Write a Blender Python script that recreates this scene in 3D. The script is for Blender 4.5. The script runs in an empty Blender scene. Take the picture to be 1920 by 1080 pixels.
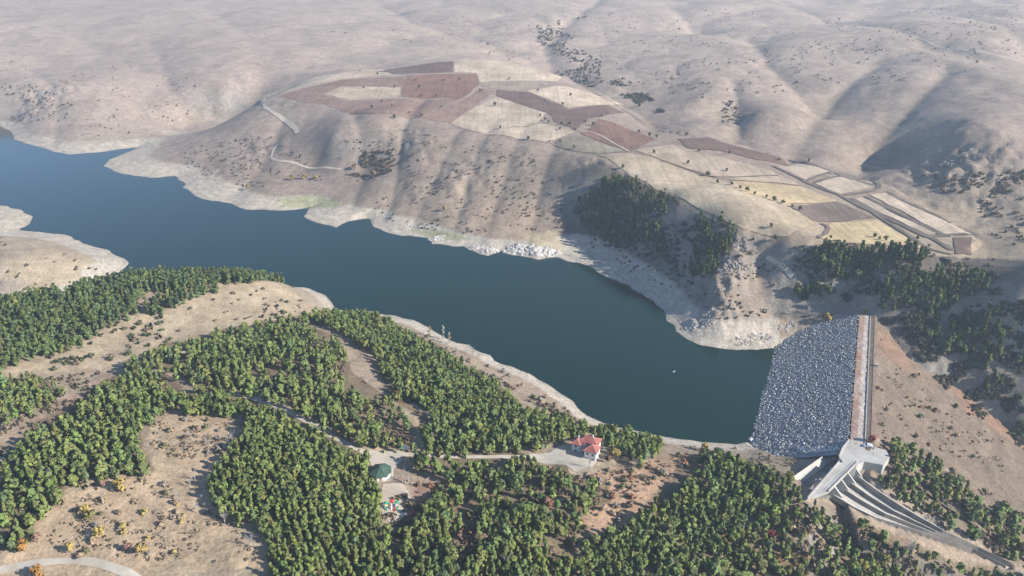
import bpy, bmesh, math, random
import numpy as np
from mathutils import Vector

# ------------------------------------------------------------------ camera, sky, sun, exposure
S = bpy.context.scene
COL = S.collection
HC, PITCH, LENS = 235.0, 25.0, 26.0
cd = bpy.data.cameras.new('camera'); cam = bpy.data.objects.new('camera', cd); COL.objects.link(cam)
cam.location = (0, 0, HC); cam.rotation_euler = (math.radians(90 - PITCH), 0, 0)
cd.lens = LENS; cd.sensor_width = 36; cd.clip_start = 1; cd.clip_end = 20000
S.camera = cam
SUN_EL, SUN_AZ = 29.0, -20.0           # azimuth measured from +X towards +Y
W = bpy.data.worlds.new('World'); S.world = W; W.use_nodes = True
wn = W.node_tree.nodes; bg = wn['Background']
sky = wn.new('ShaderNodeTexSky'); sky.sky_type = 'NISHITA'; sky.sun_disc = False
sky.sun_elevation = math.radians(SUN_EL); sky.sun_rotation = math.radians(90 - SUN_AZ)
sky.altitude = 1100; sky.air_density = 1.0; sky.dust_density = 0.15; sky.ozone_density = 4.0
W.node_tree.links.new(sky.outputs[0], bg.inputs[0]); bg.inputs[1].default_value = 0.1
sl = bpy.data.lights.new('sun', 'SUN'); sun = bpy.data.objects.new('sun', sl); COL.objects.link(sun)
sl.energy = 4.7; sl.angle = math.radians(0.53); sl.color = (1.0, 0.945, 0.875)
sd_ = Vector((math.cos(math.radians(SUN_AZ)) * math.cos(math.radians(SUN_EL)), math.sin(math.radians(SUN_AZ)) * math.cos(math.radians(SUN_EL)), math.sin(math.radians(SUN_EL))))
sun.rotation_euler = sd_.to_track_quat('Z', 'Y').to_euler(); sun.location = (400, -100, 500)
S.view_settings.view_transform = 'Standard'; S.view_settings.look = 'None'
S.view_settings.exposure = 0.98; S.view_settings.gamma = 1.0
S.render.engine = 'CYCLES'
S.cycles.use_denoising = True
S.cycles.max_bounces = 4; S.cycles.volume_bounces = 0
HAZE = 0.00018
rng = np.random.default_rng(7); random.seed(7)

# ------------------------------------------------------------------ maths helpers
F = LENS / 36 * 1920; CP, SP = math.cos(math.radians(PITCH)), math.sin(math.radians(PITCH))
def rays(px, py):
    u = (np.asarray(px, float) - 960) / F; v = (540 - np.asarray(py, float)) / F
    return np.stack([u, CP + v * SP, -SP + v * CP], -1)
def un(px, py, z):                       # photo pixel + height -> world point
    d = rays(px, py); t = (np.asarray(z, float) - HC) / d[..., 2]
    return np.array([0, 0, HC]) + d * t[..., None]
def pix(x, y, z):
    zz = z - HC; zc = y * CP - zz * SP; zc = np.where(zc < 1, 1, zc); yc = y * SP + zz * CP
    return 960 + F * x / zc, 540 - F * yc / zc
def _hash(ix, iy, s):
    n = (ix.astype(np.int64) * 374761393 + iy.astype(np.int64) * 668265263 + s * 1274126177) & 0xffffffff
    n = ((n ^ (n >> 13)) * 1274126177) & 0xffffffff
    return ((n ^ (n >> 16)) & 0xffff) / 65535.0
def vnoise(x, y, s=0):
    ix = np.floor(x); iy = np.floor(y); fx = x - ix; fy = y - iy
    fx = fx * fx * fx * (fx * (fx * 6 - 15) + 10); fy = fy * fy * fy * (fy * (fy * 6 - 15) + 10)
    ix = ix.astype(np.int64); iy = iy.astype(np.int64)
    a = _hash(ix, iy, s); b = _hash(ix + 1, iy, s); c = _hash(ix, iy + 1, s); d = _hash(ix + 1, iy + 1, s)
    return (a * (1 - fx) + b * fx) * (1 - fy) + (c * (1 - fx) + d * fx) * fy
def fbm(x, y, scale, octv=4, s=0, ridged=False):
    t = np.zeros_like(x, float); a = 0.5; tot = 0
    x = x / scale; y = y / scale
    for k in range(octv):
        n = vnoise(x + 17.3 * k, y - 9.1 * k, s + k)
        if ridged: n = 1 - abs(2 * n - 1)
        t += a * n; tot += a; a *= 0.5
        x, y = (x * 0.8 - y * 0.6) * 2.03, (x * 0.6 + y * 0.8) * 2.03
    return t / tot
def sstep(a, b, x):
    t = np.clip((x - a) / (b - a), 0, 1); return t * t * (3 - 2 * t)
def inpoly(x, y, poly):
    r = np.zeros(np.shape(x), bool); n = len(poly); j = n - 1
    for i in range(n):
        xi, yi = poly[i]; xj, yj = poly[j]
        if yi != yj:
            c = ((yi > y) != (yj > y)) & (x < (xj - xi) * (y - yi) / (yj - yi) + xi)
            r ^= c
        j = i
    return r
def segdist(x, y, pl, closed=True):
    d = np.full(np.shape(x), 1e9); n = len(pl)
    for i in range(n if closed else n - 1):
        ax, ay = pl[i]; bx, by = pl[(i + 1) % n]
        dx, dy = bx - ax, by - ay; L = dx * dx + dy * dy + 1e-9
        t = np.clip(((x - ax) * dx + (y - ay) * dy) / L, 0, 1)
        d = np.minimum(d, (x - ax - t * dx) ** 2 + (y - ay - t * dy) ** 2)
    return np.sqrt(d)

# ------------------------------------------------------------------ shoreline of the lake (traced, at water level z = 0)
FAR = [(0,237),(20,248),(25,262),(60,272),(100,285),(130,290),(200,284),(262,275),(235,286),(205,298),(193,310),(215,322),(250,330),(285,334),(328,330),(348,344),(340,352),(370,369),(420,380),(470,394),(530,395),(588,387),(575,399),(568,406),(590,417),(630,428),(655,415),(688,409),(700,426),(740,440),(805,447),(808,458),(870,462),(890,472),(915,480),(938,470),(975,480),(1010,487),(1045,482),(1065,491),(1105,500),(1140,521),(1180,535),(1225,565),(1245,582),(1265,610),(1290,637),(1312,647),(1360,655),(1420,656),(1452,652)]
DAMW = [(1443,690),(1435,730),(1425,780),(1413,826)]
NEAR = [(1380,833),(1320,829),(1270,823),(1230,816),(1180,804),(1130,792),(1100,779),(1075,752),(1050,737),(1010,712),(960,687),(920,666),(880,646),(840,636),(790,607),(740,591),(690,582),(650,582),(628,580),(623,568),(610,553),(585,543),(540,536),(450,532),(350,532),(290,538),(235,550),(120,568),(0,585),(-160,600)]
PEN = [(-160,575),(0,560),(130,543),(222,512),(237,500),(238,488),(215,478),(190,465),(150,451),(100,438),(62,434),(33,431),(58,418),(63,407),(40,393),(0,385)]
lake_px = FAR + DAMW + NEAR + PEN
lw = un([p[0] for p in lake_px], [p[1] for p in lake_px], 0.0)
def ragged(P_):                          # small coves and points along the traced waterline
    out = []
    for k in range(len(P_) - 1):
        a, b = P_[k][:2], P_[k + 1][:2]; L = np.linalg.norm(b - a); n = 1 if len(FAR) - 1 <= k < len(FAR) + len(DAMW) else max(1, int(L / 6)); nr_ = np.array([-(b - a)[1], (b - a)[0]]) / L
        for t in range(n):
            p = a + (b - a) * t / n; w = 0 if t == 0 else math.sin(math.pi * t / n) ** .5 * min(1, L / 25)
            e = (fbm(p[:1], p[1:2], 22, 3, 77)[0] - .5) * 11 * w; out.append(tuple(p + nr_ * e))
    return out + [tuple(P_[-1][:2])]
LAKE = [(-1700., 1500.)] + ragged(lw) + [(-1700., 900.)]
LA = np.array(LAKE)

# dam frame: origin at the near end of the upstream crest edge, T along the crest, N downstream
D0 = np.array([162.0, 290.0]); DT = np.array([0.417, 0.909]); DT /= np.linalg.norm(DT); DN = np.array([DT[1], -DT[0]])
CREST = 20.0
def dam_sn(x, y):
    return (x - D0[0]) * DT[0] + (y - D0[1]) * DT[1], (x - D0[0]) * DN[0] + (y - D0[1]) * DN[1]
def dam_h(n):
    return np.where(n < 0, CREST + n * 20 / 44.5, np.where(n > 10, CREST - (n - 10) * 0.5, CREST))

# ------------------------------------------------------------------ terrain control points: (px, py, height)
CTRL = [
 # near wooded hill
 (0,1079,33),(240,1079,32),(480,1079,31),(720,1079,30),(960,1079,27),(1180,1079,19),(1350,1079,10),(1600,1079,-6),(1919,1079,-26),
 (0,900,38),(150,900,37),(300,900,34),(450,860,34),(560,900,33),(712,895,28),(740,960,29),(900,900,25),(1000,850,22),(1100,850,21),(1200,900,20),(1300,860,15),(1400,930,16),
 (1450,850,7),(1300,835,6),(1400,842,5),(1500,850,9),(1500,920,17),(1600,860,18),(1650,850,19),(1515,940,19),
 (1640,965,3),(1740,1000,-4),(1880,1065,-16),(1600,930,8),(1700,900,11),(1640,900,13),(1760,940,0),(1700,850,12),(1760,850,3),(1850,930,-10),(1919,960,-18),(1919,880,-22),(1560,1000,6),(1450,1000,12),
 (0,800,39),(200,800,37),(0,700,41),(100,690,36),(300,720,33),(500,720,30),(600,780,31),(600,650,25),(700,720,24),(850,760,21),(480,660,27),(380,800,34),(700,650,16),(800,690,16),(900,720,13),
 (640,592,6),(700,605,8),(800,645,9),(870,670,9),(950,715,9),(1030,750,8),(1085,790,9),(1180,820,9),(1240,832,9),(560,600,18),(610,600,13),
 (0,640,38),(0,580,37),(100,600,37),(120,556,35),(250,560,32),(250,528,30),(350,522,27),(450,522,24),(530,525,18),(400,560,27),(500,550,23),(585,555,11),(400,610,25),(250,640,29),(480,600,23),(300,660,30),
 # left peninsula
 (0,470,16),(60,450,9),(100,480,13),(150,480,9),(200,492,5),(0,520,14),(100,520,8),(0,402,4),(30,405,3),(-300,470,25),(-300,420,12),
 # left far promontory and the valley behind
 (100,180,36),(30,170,38),(200,200,27),(280,190,26),(150,130,50),(60,120,50),(-200,150,50),(-200,210,20),(60,240,9),(130,262,7),(250,255,8),(320,250,6),(345,215,12),(400,212,10),(430,205,14),(300,130,54),(420,180,32),(350,160,42),
 (500,120,62),(300,50,84),(600,60,80),(150,60,76),(0,50,82),(700,110,66),(640,20,94),(780,60,78),(900,60,78),(450,0,106),(0,0,104),(960,0,104),(600,110,64),(-400,50,92),(-400,0,112),
 # plateau slopes towards the lake
 (280,300,5),(350,290,11),(450,300,14),(400,250,24),(480,220,42),(420,340,6),(480,360,7),(560,340,11),(600,300,21),(620,260,42),(700,300,27),(700,240,53),(640,340,14),(750,250,50),(640,390,5),(740,360,17),(780,290,38),(800,330,27),(750,410,6),(850,290,40),(860,340,28),(900,400,16),(850,430,7),(950,300,42),(960,380,22),(1000,340,34),(1000,430,9),(1030,300,45),(1060,380,25),(560,240,40),(540,300,19),(660,400,6),(930,445,7),(1000,462,8),
 # plateau
 (500,180,52),(520,190,52),(620,140,64),(850,118,76),(720,130,70),(700,200,58),(850,230,55),(950,255,53),(800,170,63),(950,180,62),(1050,155,66),(1060,200,59),(1170,210,58),(1120,290,53),(1230,262,56),(1280,260,56),(1200,330,51),(1380,430,47),(1300,350,51),(1450,310,54),(1540,440,45),(1640,350,49),(1780,480,44),(1830,440,44),(1740,400,46),(1470,380,49),(960,112,73),(1070,140,66),(1150,180,61),(1640,460,45),
 # shaded cove and crags
 (1105,320,49),(1180,350,48),(1270,385,48),(1340,425,45),(1090,400,20),(1150,400,27),(1200,430,25),(1260,440,29),(1320,470,30),(1120,450,8),(1200,490,9),(1260,530,10),(1300,590,8),(1170,450,13),(1300,510,20),(1375,480,37),(1345,520,27),(1350,580,14),(1430,520,23),(1440,600,9),(1380,620,6),(1400,450,43),(1320,620,6),
 # slope behind the dam
 (1450,470,43),(1500,480,43),(1520,530,28),(1560,490,43),(1600,480,44),(1650,510,43),(1600,540,28),(1700,520,44),(1500,590,12),(1560,580,18),(1610,575,22),(1650,580,24),(1700,570,29),(1640,600,19.5),(1700,680,8),(1790,740,-7),(1880,800,-20),(1960,860,-32),(1919,490,50),(1850,520,46),(1919,560,47),(1850,600,31),(1760,620,18),(1850,690,9),(1919,650,20),(1919,760,-4),(2050,560,55),(2050,760,2),(2100,900,-30),(2050,1000,-32),(1720,620,19),(1750,680,8),
 # hills behind on the right
 (1000,100,72),(1060,80,76),(1120,110,70),(1150,150,64),(1220,190,54),(1180,170,58),(1250,215,56),(1330,150,76),(1300,200,62),(1380,175,72),(1385,225,54),(1330,225,58),(1420,200,72),(1440,250,55),(1300,60,86),(1500,60,92),(1560,180,68),(1490,265,54),(1520,220,66),(1560,275,54),(1620,150,84),(1680,110,96),(1750,140,94),(1600,260,55),(1660,230,62),(1919,140,102),(1800,220,84),(1850,240,87),(1919,240,84),(1760,250,75),(1650,310,50),(1700,320,52),(1710,290,50),(1780,320,58),(1800,300,70),(1850,330,63),(1919,330,65),(1919,400,52),(1850,400,48),(1750,370,48),(1880,450,44),(1700,60,106),(1919,60,120),(1919,0,134),(1700,0,124),(1500,0,114),(1350,0,108),(1200,0,104),(1100,40,88),(1450,120,82),(1400,80,88),(2150,140,90),(2150,300,62),(2200,0,138),(2150,450,46),
]
cp = un([c[0] for c in CTRL], [c[1] for c in CTRL], np.array([c[2] for c in CTRL], float))
extra = [(-1700,2900,150),(0,3000,150),(1700,2900,165),(-2500,4200,235),(0,4400,230),(2500,4200,235),(-1800,2000,110),(1900,1900,135),(-1500,500,60),(1200,600,45),(-800,350,60),(700,200,10),(-300,100,35),(0,60,26),(300,60,-30),(600,400,20),(900,1100,85),
         (200,330,-14),(215,370,-10),(255,335,-24),(235,300,-14),(300,300,-34)]
cp = np.vstack([cp, np.array(extra, float)])
shore = lw[::2]
cp = np.vstack([cp, shore])
_C = cp[:, :2] / 400.0
def _phi(r2): return np.where(r2 > 1e-12, 0.5 * r2 * np.log(np.maximum(r2, 1e-12)), 0)
_n = len(_C)
_A = np.zeros((_n + 3, _n + 3))
_d2 = ((_C[:, None] - _C[None]) ** 2).sum(-1)
_A[:_n, :_n] = _phi(_d2) + np.eye(_n) * 0.0006
_A[:_n, _n] = 1; _A[:_n, _n + 1:] = _C; _A[_n, :_n] = 1; _A[_n + 1:, :_n] = _C.T
_w = np.linalg.solve(_A, np.concatenate([cp[:, 2], np.zeros(3)]))
def rbf(x, y):
    X = np.stack([x, y], -1) / 400.0; out = np.empty(len(X))
    for i in range(0, len(X), 20000):
        q = X[i:i + 20000]; d2 = ((q[:, None, :] - _C[None]) ** 2).sum(-1)
        out[i:i + 20000] = _phi(d2) @ _w[:_n] + _w[_n] + q @ _w[_n + 1:]
    return out
# spillway plan (world)
def at(l, z): return [tuple(p) for p in un([q[0] for q in l], [q[1] for q in l], np.array(z, float))]
CH_N = at([(1562,931),(1600,954),(1640,974),(1727,1002),(1823,1034),(1885,1066)], [12,9.2,6.2,0,-7.5,-12.5])
CH_F = at([(1602,897),(1640,926),(1693,961),(1766,1003),(1832,1034),(1893,1064)], [12,9.2,6.2,0,-7.5,-12.5])
AP = at([(1500,909),(1546,876),(1574,868),(1590,885),(1562,928),(1530,935)], [13]*6)
PLAT = at([(1592,825),(1616,827),(1634,836),(1662,844),(1668,858),(1656,872),(1620,865),(1606,872),(1584,870),(1573,857),(1580,840)], [20]*11)
BR = at([(1573,867),(1609,866),(1553,922),(1514,935)], [20.03]*4)
CHP = [p[:2] for p in CH_N] + [p[:2] for p in CH_F[::-1]]
FLAT = [(480,190),(640,130),(850,110),(1060,130),(1240,240),(1480,290),(1660,340),(1840,450),(1790,490),(1540,455),(1380,430),(1280,375),(1120,300),(1000,275),(840,240),(690,210),(540,195)]
def height(x, y, detail=True):
    x = np.asarray(x, float); y = np.asarray(y, float); sh = x.shape; x = x.ravel(); y = y.ravel()
    b = rbf(x, y)
    far = np.hypot(x, y)
    b = np.clip(b, -40, 232)
    px, py = pix(x, y, b)
    if detail:
        flat = inpoly(px, py, FLAT)
        fd = np.where(flat, 0.0, 1.0)
        near = sstep(330, 700, far)
        relief = sstep(3, 25, b)
        rid = fbm(x + 60 * (fbm(x, y, 200, 2, 51) - .5), y + 60 * (fbm(x, y, 200, 2, 52) - .5), 430, 3, 3, True) - 0.6
        wx = x + 25 * (fbm(x, y, 90, 2, 50) - .5); wy = y + 25 * (fbm(x, y, 90, 2, 60) - .5)
        rid2 = fbm(wx, wy, 70, 4, 11, True) - 0.62
        edge = 1 - sstep(0, 1, 0 * x + flat)
        farm = sstep(750, 1400, far)
        lft = 1 - .6 * sstep(0, 450, -x)
        b = b + edge * near * relief * lft * (-rid * (8 + 24 * farm) - rid2 * (6 - 2.2 * farm))
        b = b + fd * (fbm(x, y, 14, 3, 21) - .5) * (1.6 - .4 * near)
        for pl, wd, dp in GUL:
            dd = segdist(x, y, pl, False); b = b - (.46 if wd < 20 else .55) * dp * np.exp(-np.sqrt((dd / wd) ** 2 + .012) * 1.7)
        # crags: small steep steps where the photo shows bare rock
        for (cx, cy, r, amp) in CRAG:
            m = np.exp(-(((x - cx) ** 2 + (y - cy) ** 2) / r ** 2))
            b = b + m * amp * (fbm(x, y, 9, 4, 31, True) - .5)
    ins = inpoly(x, y, LAKE); d = segdist(x, y, LAKE)
    w = 1 - np.exp(-d / 16.0)
    land = np.maximum(b * w + 0.16 * d * (1 - w) + 0.0, 0.05 + np.minimum(d, 12) * 0.10)
    # downstream country may lie below the lake level
    s, n = dam_sn(x, y)
    below = sstep(-14, 14, n) * sstep(-120, -30, s + 0.0 * n)
    land = land * (1 - below) + b * below
    h = np.where(ins, -np.minimum(0.35 * d, 9), land)
    s, n = dam_sn(x, y); e = (n > 9) & (n < 118) & (s > -34) & (s < 40)
    h = np.where(e, np.maximum(h, dam_h(n) + .4 - .36 * np.maximum(0, -4 - s) - .25 * np.maximum(0, s - 6)), h)
    # keep the ground under the dam body and under the concrete works
    dh = dam_h(n)
    m = (s > np.where(n > 9, 10, -9)) & (s < 160) & (n > -46) & (h < dh + 0.6)
    h = np.where(m, np.minimum(h, dh - 1.5), h)
    dc = segdist(x, y, CHP); ic = inpoly(x, y, CHP); q = np.array(CH_N); k = np.clip((x - q[0, 0]) / (q[-1, 0] - q[0, 0]), 0, 1)
    e = (dc < 16) & ~ic & (x > q[0, 0] + 4) & (x < q[-1, 0] + 6); h = np.where(e, np.maximum(h, 12 - 24.5 * k + .7 - .4 * np.maximum(0, dc - 5)), h)
    m = (dc < .6) | ic
    if m.any():
        q = np.array(CH_N); k = np.clip((x - q[0, 0]) / (q[-1, 0] - q[0, 0]), 0, 1)
        fl = 12 - 24.5 * k
        h = np.where(m, np.minimum(h, fl - 1.2), h)
    m = inpoly(x, y, [p[:2] for p in AP]); h = np.where(m, np.minimum(h, 12.0), h)
    for P_ in (PLAT, BR):
        m = inpoly(x, y, [p[:2] for p in P_]) | (segdist(x, y, [p[:2] for p in P_]) < 1.5); h = np.where(m, np.minimum(h, 18.6), h)
    return h.reshape(sh)
CRAG = []
GUL = []
for l, z, wd, dp in [([(1150,0),(1110,40),(1020,90),(1045,130),(1130,160),(1200,190),(1240,215)],66,42,20),([(1400,85),(1440,125),(1510,165),(1545,182)],76,34,13),([(1640,150),(1560,185),(1505,245),(1485,270)],66,38,17),([(1372,165),(1390,210),(1385,240)],64,22,13),
    ([(1760,190),(1700,220),(1650,250),(1610,300)],60,34,16),([(290,110),(320,170),(392,207)],34,40,10),([(560,85),(640,108),(720,128)],68,50,10),([(690,10),(780,48),(900,66),(1010,95)],82,45,11),([(1480,15),(1650,60),(1760,95),(1919,118)],104,42,13),([(1800,20),(1880,50),(1960,80)],124,40,12),([(1250,20),(1330,60),(1450,75)],92,40,11),([(380,20),(470,60),(480,110)],86,60,9),
    ([(0,60),(90,50),(220,85),(300,110)],76,50,10),([(795,232),(755,285),(735,335),(700,370)],30,17,11),([(862,285),(812,335),(765,378)],28,14,6),([(985,285),(945,345),(905,405)],26,15,6.5),([(535,262),(490,305),(435,338)],18,18,7),([(662,255),(685,305),(655,352)],26,16,6),([(1045,310),(1010,370),(985,425)],24,14,6),([(930,270),(885,330),(850,385)],28,12,5),([(60,150),(110,190),(90,235)],28,16,8)]:
    q = un([p[0] for p in l], [p[1] for p in l], float(z)); GUL.append(([tuple(p[:2]) for p in q], wd, dp))
for (px, py, z, r, amp) in [(1372,480,32,16,14),(1350,560,17,22,8),(1500,530,26,14,6),(1330,610,6,20,5),(100,170,38,40,14),(60,210,20,40,10),(1700,500,38,15,4),(1800,280,75,50,4),(1850,330,62,60,5),(430,310,12,35,5),(500,280,22,30,4.5),(760,270,42,30,4),(870,330,29,50,3.5),(1760,660,10,18,8),(1100,320,43,18,6),(1460,640,4,12,6)]:
    p = un(px, py, z); CRAG.append((p[0], p[1], r, amp))
# ------------------------------------------------------------------ ground grid
r_ = [70.0]
while r_[-1] < 5200: r_.append(r_[-1] * 1.0056)
r_ = np.array(r_); az = np.linspace(math.radians(-63), math.radians(63), 700)
RR, AZ = np.meshgrid(r_, az, indexing='ij'); gx = (RR * np.sin(AZ)).ravel(); gy = (RR * np.cos(AZ)).ravel()
gz = height(gx, gy)
nr, na = len(r_), len(az)
idx = np.arange(nr * na).reshape(nr, na)
gf = np.stack([idx[:-1, :-1], idx[1:, :-1], idx[1:, 1:], idx[:-1, 1:]], -1).reshape(-1, 4)[:, ::-1]
LOGR = math.log(1.0056); DAZ = az[1] - az[0]; Z2 = gz.reshape(nr, na)
def ground_z(x, y):                      # the ground sheet itself, read back by bilinear interpolation
    x = np.asarray(x, float); y = np.asarray(y, float); r = np.maximum(np.hypot(x, y), 70.001); a = np.arctan2(x, y)
    u = np.clip(np.log(r / 70.0) / LOGR, 0, nr - 1.001); v = np.clip((a - az[0]) / DAZ, 0, na - 1.001)
    i = u.astype(int); j = v.astype(int); fu = (r - r_[i]) / (r_[i + 1] - r_[i]); fv = v - j
    return (Z2[i, j] * (1 - fu) + Z2[i + 1, j] * fu) * (1 - fv) + (Z2[i, j + 1] * (1 - fu) + Z2[i + 1, j + 1] * fu) * fv
def surf_z(x, y):                        # ground, or the dam body where that lies above it
    z = ground_z(x, y); s, n = dam_sn(np.asarray(x, float), np.asarray(y, float))
    return np.where((s > -8) & (s < 154) & (n > -60) & (n < 110), np.maximum(z, dam_h(n)), z)
def cast(px, py, dz=0.0):                # photo pixel -> point on the ground
    px = np.atleast_1d(np.asarray(px, float)); py = np.atleast_1d(np.asarray(py, float))
    d = rays(px, py); d /= np.linalg.norm(d, axis=1)[:, None]
    t = np.full(len(px), 180.0); hit = np.zeros(len(px), bool); lo = t.copy()
    for k in range(400):
        p = np.array([0, 0, HC]) + d * t[:, None]
        below = p[:, 2] < surf_z(p[:, 0], p[:, 1]) + dz
        new = below & ~hit; hit |= below
        lo = np.where(hit, lo, t); t = np.where(hit, t, t * 1.012)
        if hit.all(): break
    hi = t.copy()
    for k in range(12):
        mid = (lo + hi) / 2; p = np.array([0, 0, HC]) + d * mid[:, None]
        b = p[:, 2] < surf_z(p[:, 0], p[:, 1]) + dz
        hi = np.where(b, mid, hi); lo = np.where(b, lo, mid)
    return np.array([0, 0, HC]) + d * hi[:, None]
def castl(l, dz=0.0): return cast([p[0] for p in l], [p[1] for p in l], dz)

# ------------------------------------------------------------------ object helpers
def tag(o, label=None, cat=None, group=None, kind=None):
    if label: o['label'] = label
    if cat: o['category'] = cat
    if group: o['group'] = group
    if kind: o['kind'] = kind
    return o
def empty(name, loc, rz=0):
    o = bpy.data.objects.new(name, None); COL.objects.link(o); o.location = loc; o.rotation_euler = (0, 0, rz); o.empty_display_size = 1; return o
def obj(name, me, mat=None, parent=None):
    o = bpy.data.objects.new(name, me); COL.objects.link(o)
    if mat is not None and not me.materials: me.materials.append(mat)
    if parent is not None: o.parent = parent
    return o
def npmesh(name, V, Fq, smooth=False):
    me = bpy.data.meshes.new(name); V = np.asarray(V, np.float32); Fq = np.asarray(Fq, np.int32); k = Fq.shape[1]
    me.vertices.add(len(V)); me.vertices.foreach_set('co', V.ravel())
    me.loops.add(Fq.size); me.loops.foreach_set('vertex_index', Fq.ravel())
    me.polygons.add(len(Fq)); me.polygons.foreach_set('loop_start', np.arange(len(Fq), dtype=np.int32) * k)
    if smooth: me.polygons.foreach_set('use_smooth', np.ones(len(Fq), bool))
    me.update(calc_edges=True); me.validate(); return me
def vcol(me, name, C):
    a = me.color_attributes.new(name, 'FLOAT_COLOR', 'POINT'); C = np.asarray(C, np.float32)
    if C.shape[1] == 3: C = np.hstack([C, np.ones((len(C), 1), np.float32)])
    a.data.foreach_set('color', C.ravel())
class MB:
    def __init__(s): s.bm = bmesh.new()
    def box(s, c, size, rz=0):
        g = bmesh.ops.create_cube(s.bm, size=1)['verts']
        for v in g:
            x, y, z = v.co.x * size[0], v.co.y * size[1], v.co.z * size[2]
            v.co = Vector((c[0] + x * math.cos(rz) - y * math.sin(rz), c[1] + x * math.sin(rz) + y * math.cos(rz), c[2] + z))
        return s
    def prism(s, poly, z0, z1):          # z0, z1 numbers or lists per corner
        n = len(poly); a = [z0] * n if np.isscalar(z0) else z0; b = [z1] * n if np.isscalar(z1) else z1
        lo = [s.bm.verts.new((p[0], p[1], a[i])) for i, p in enumerate(poly)]; hi = [s.bm.verts.new((p[0], p[1], b[i])) for i, p in enumerate(poly)]
        s.bm.faces.new(hi); s.bm.faces.new(lo[::-1])
        for i in range(n):
            j = (i + 1) % n; s.bm.faces.new((lo[i], lo[j], hi[j], hi[i]))
        return s
    def tube(s, p0, p1, r0, r1=None, n=7):
        r1 = r0 if r1 is None else r1; p0 = Vector(p0); p1 = Vector(p1); d = (p1 - p0).normalized()
        a = d.orthogonal().normalized(); b = d.cross(a)
        R = [[s.bm.verts.new(p + (a * math.cos(2 * math.pi * k / n) + b * math.sin(2 * math.pi * k / n)) * r) for k in range(n)] for p, r in ((p0, r0), (p1, max(r1, .004)))]
        for k in range(n): s.bm.faces.new((R[0][k], R[0][(k + 1) % n], R[1][(k + 1) % n], R[1][k]))
        s.bm.faces.new(R[0][::-1]); s.bm.faces.new(R[1]); return s
    def face(s, pts): s.bm.faces.new([s.bm.verts.new(p) for p in pts]); return s
    def build(s, name, mat, parent=None, bevel=0):
        bmesh.ops.recalc_face_normals(s.bm, faces=s.bm.faces[:])
        if bevel: bmesh.ops.bevel(s.bm, geom=s.bm.edges[:], offset=bevel, segments=2, affect='EDGES', clamp_overlap=True)
        me = bpy.data.meshes.new(name); s.bm.to_mesh(me); s.bm.free(); return obj(name, me, mat, parent)

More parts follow.
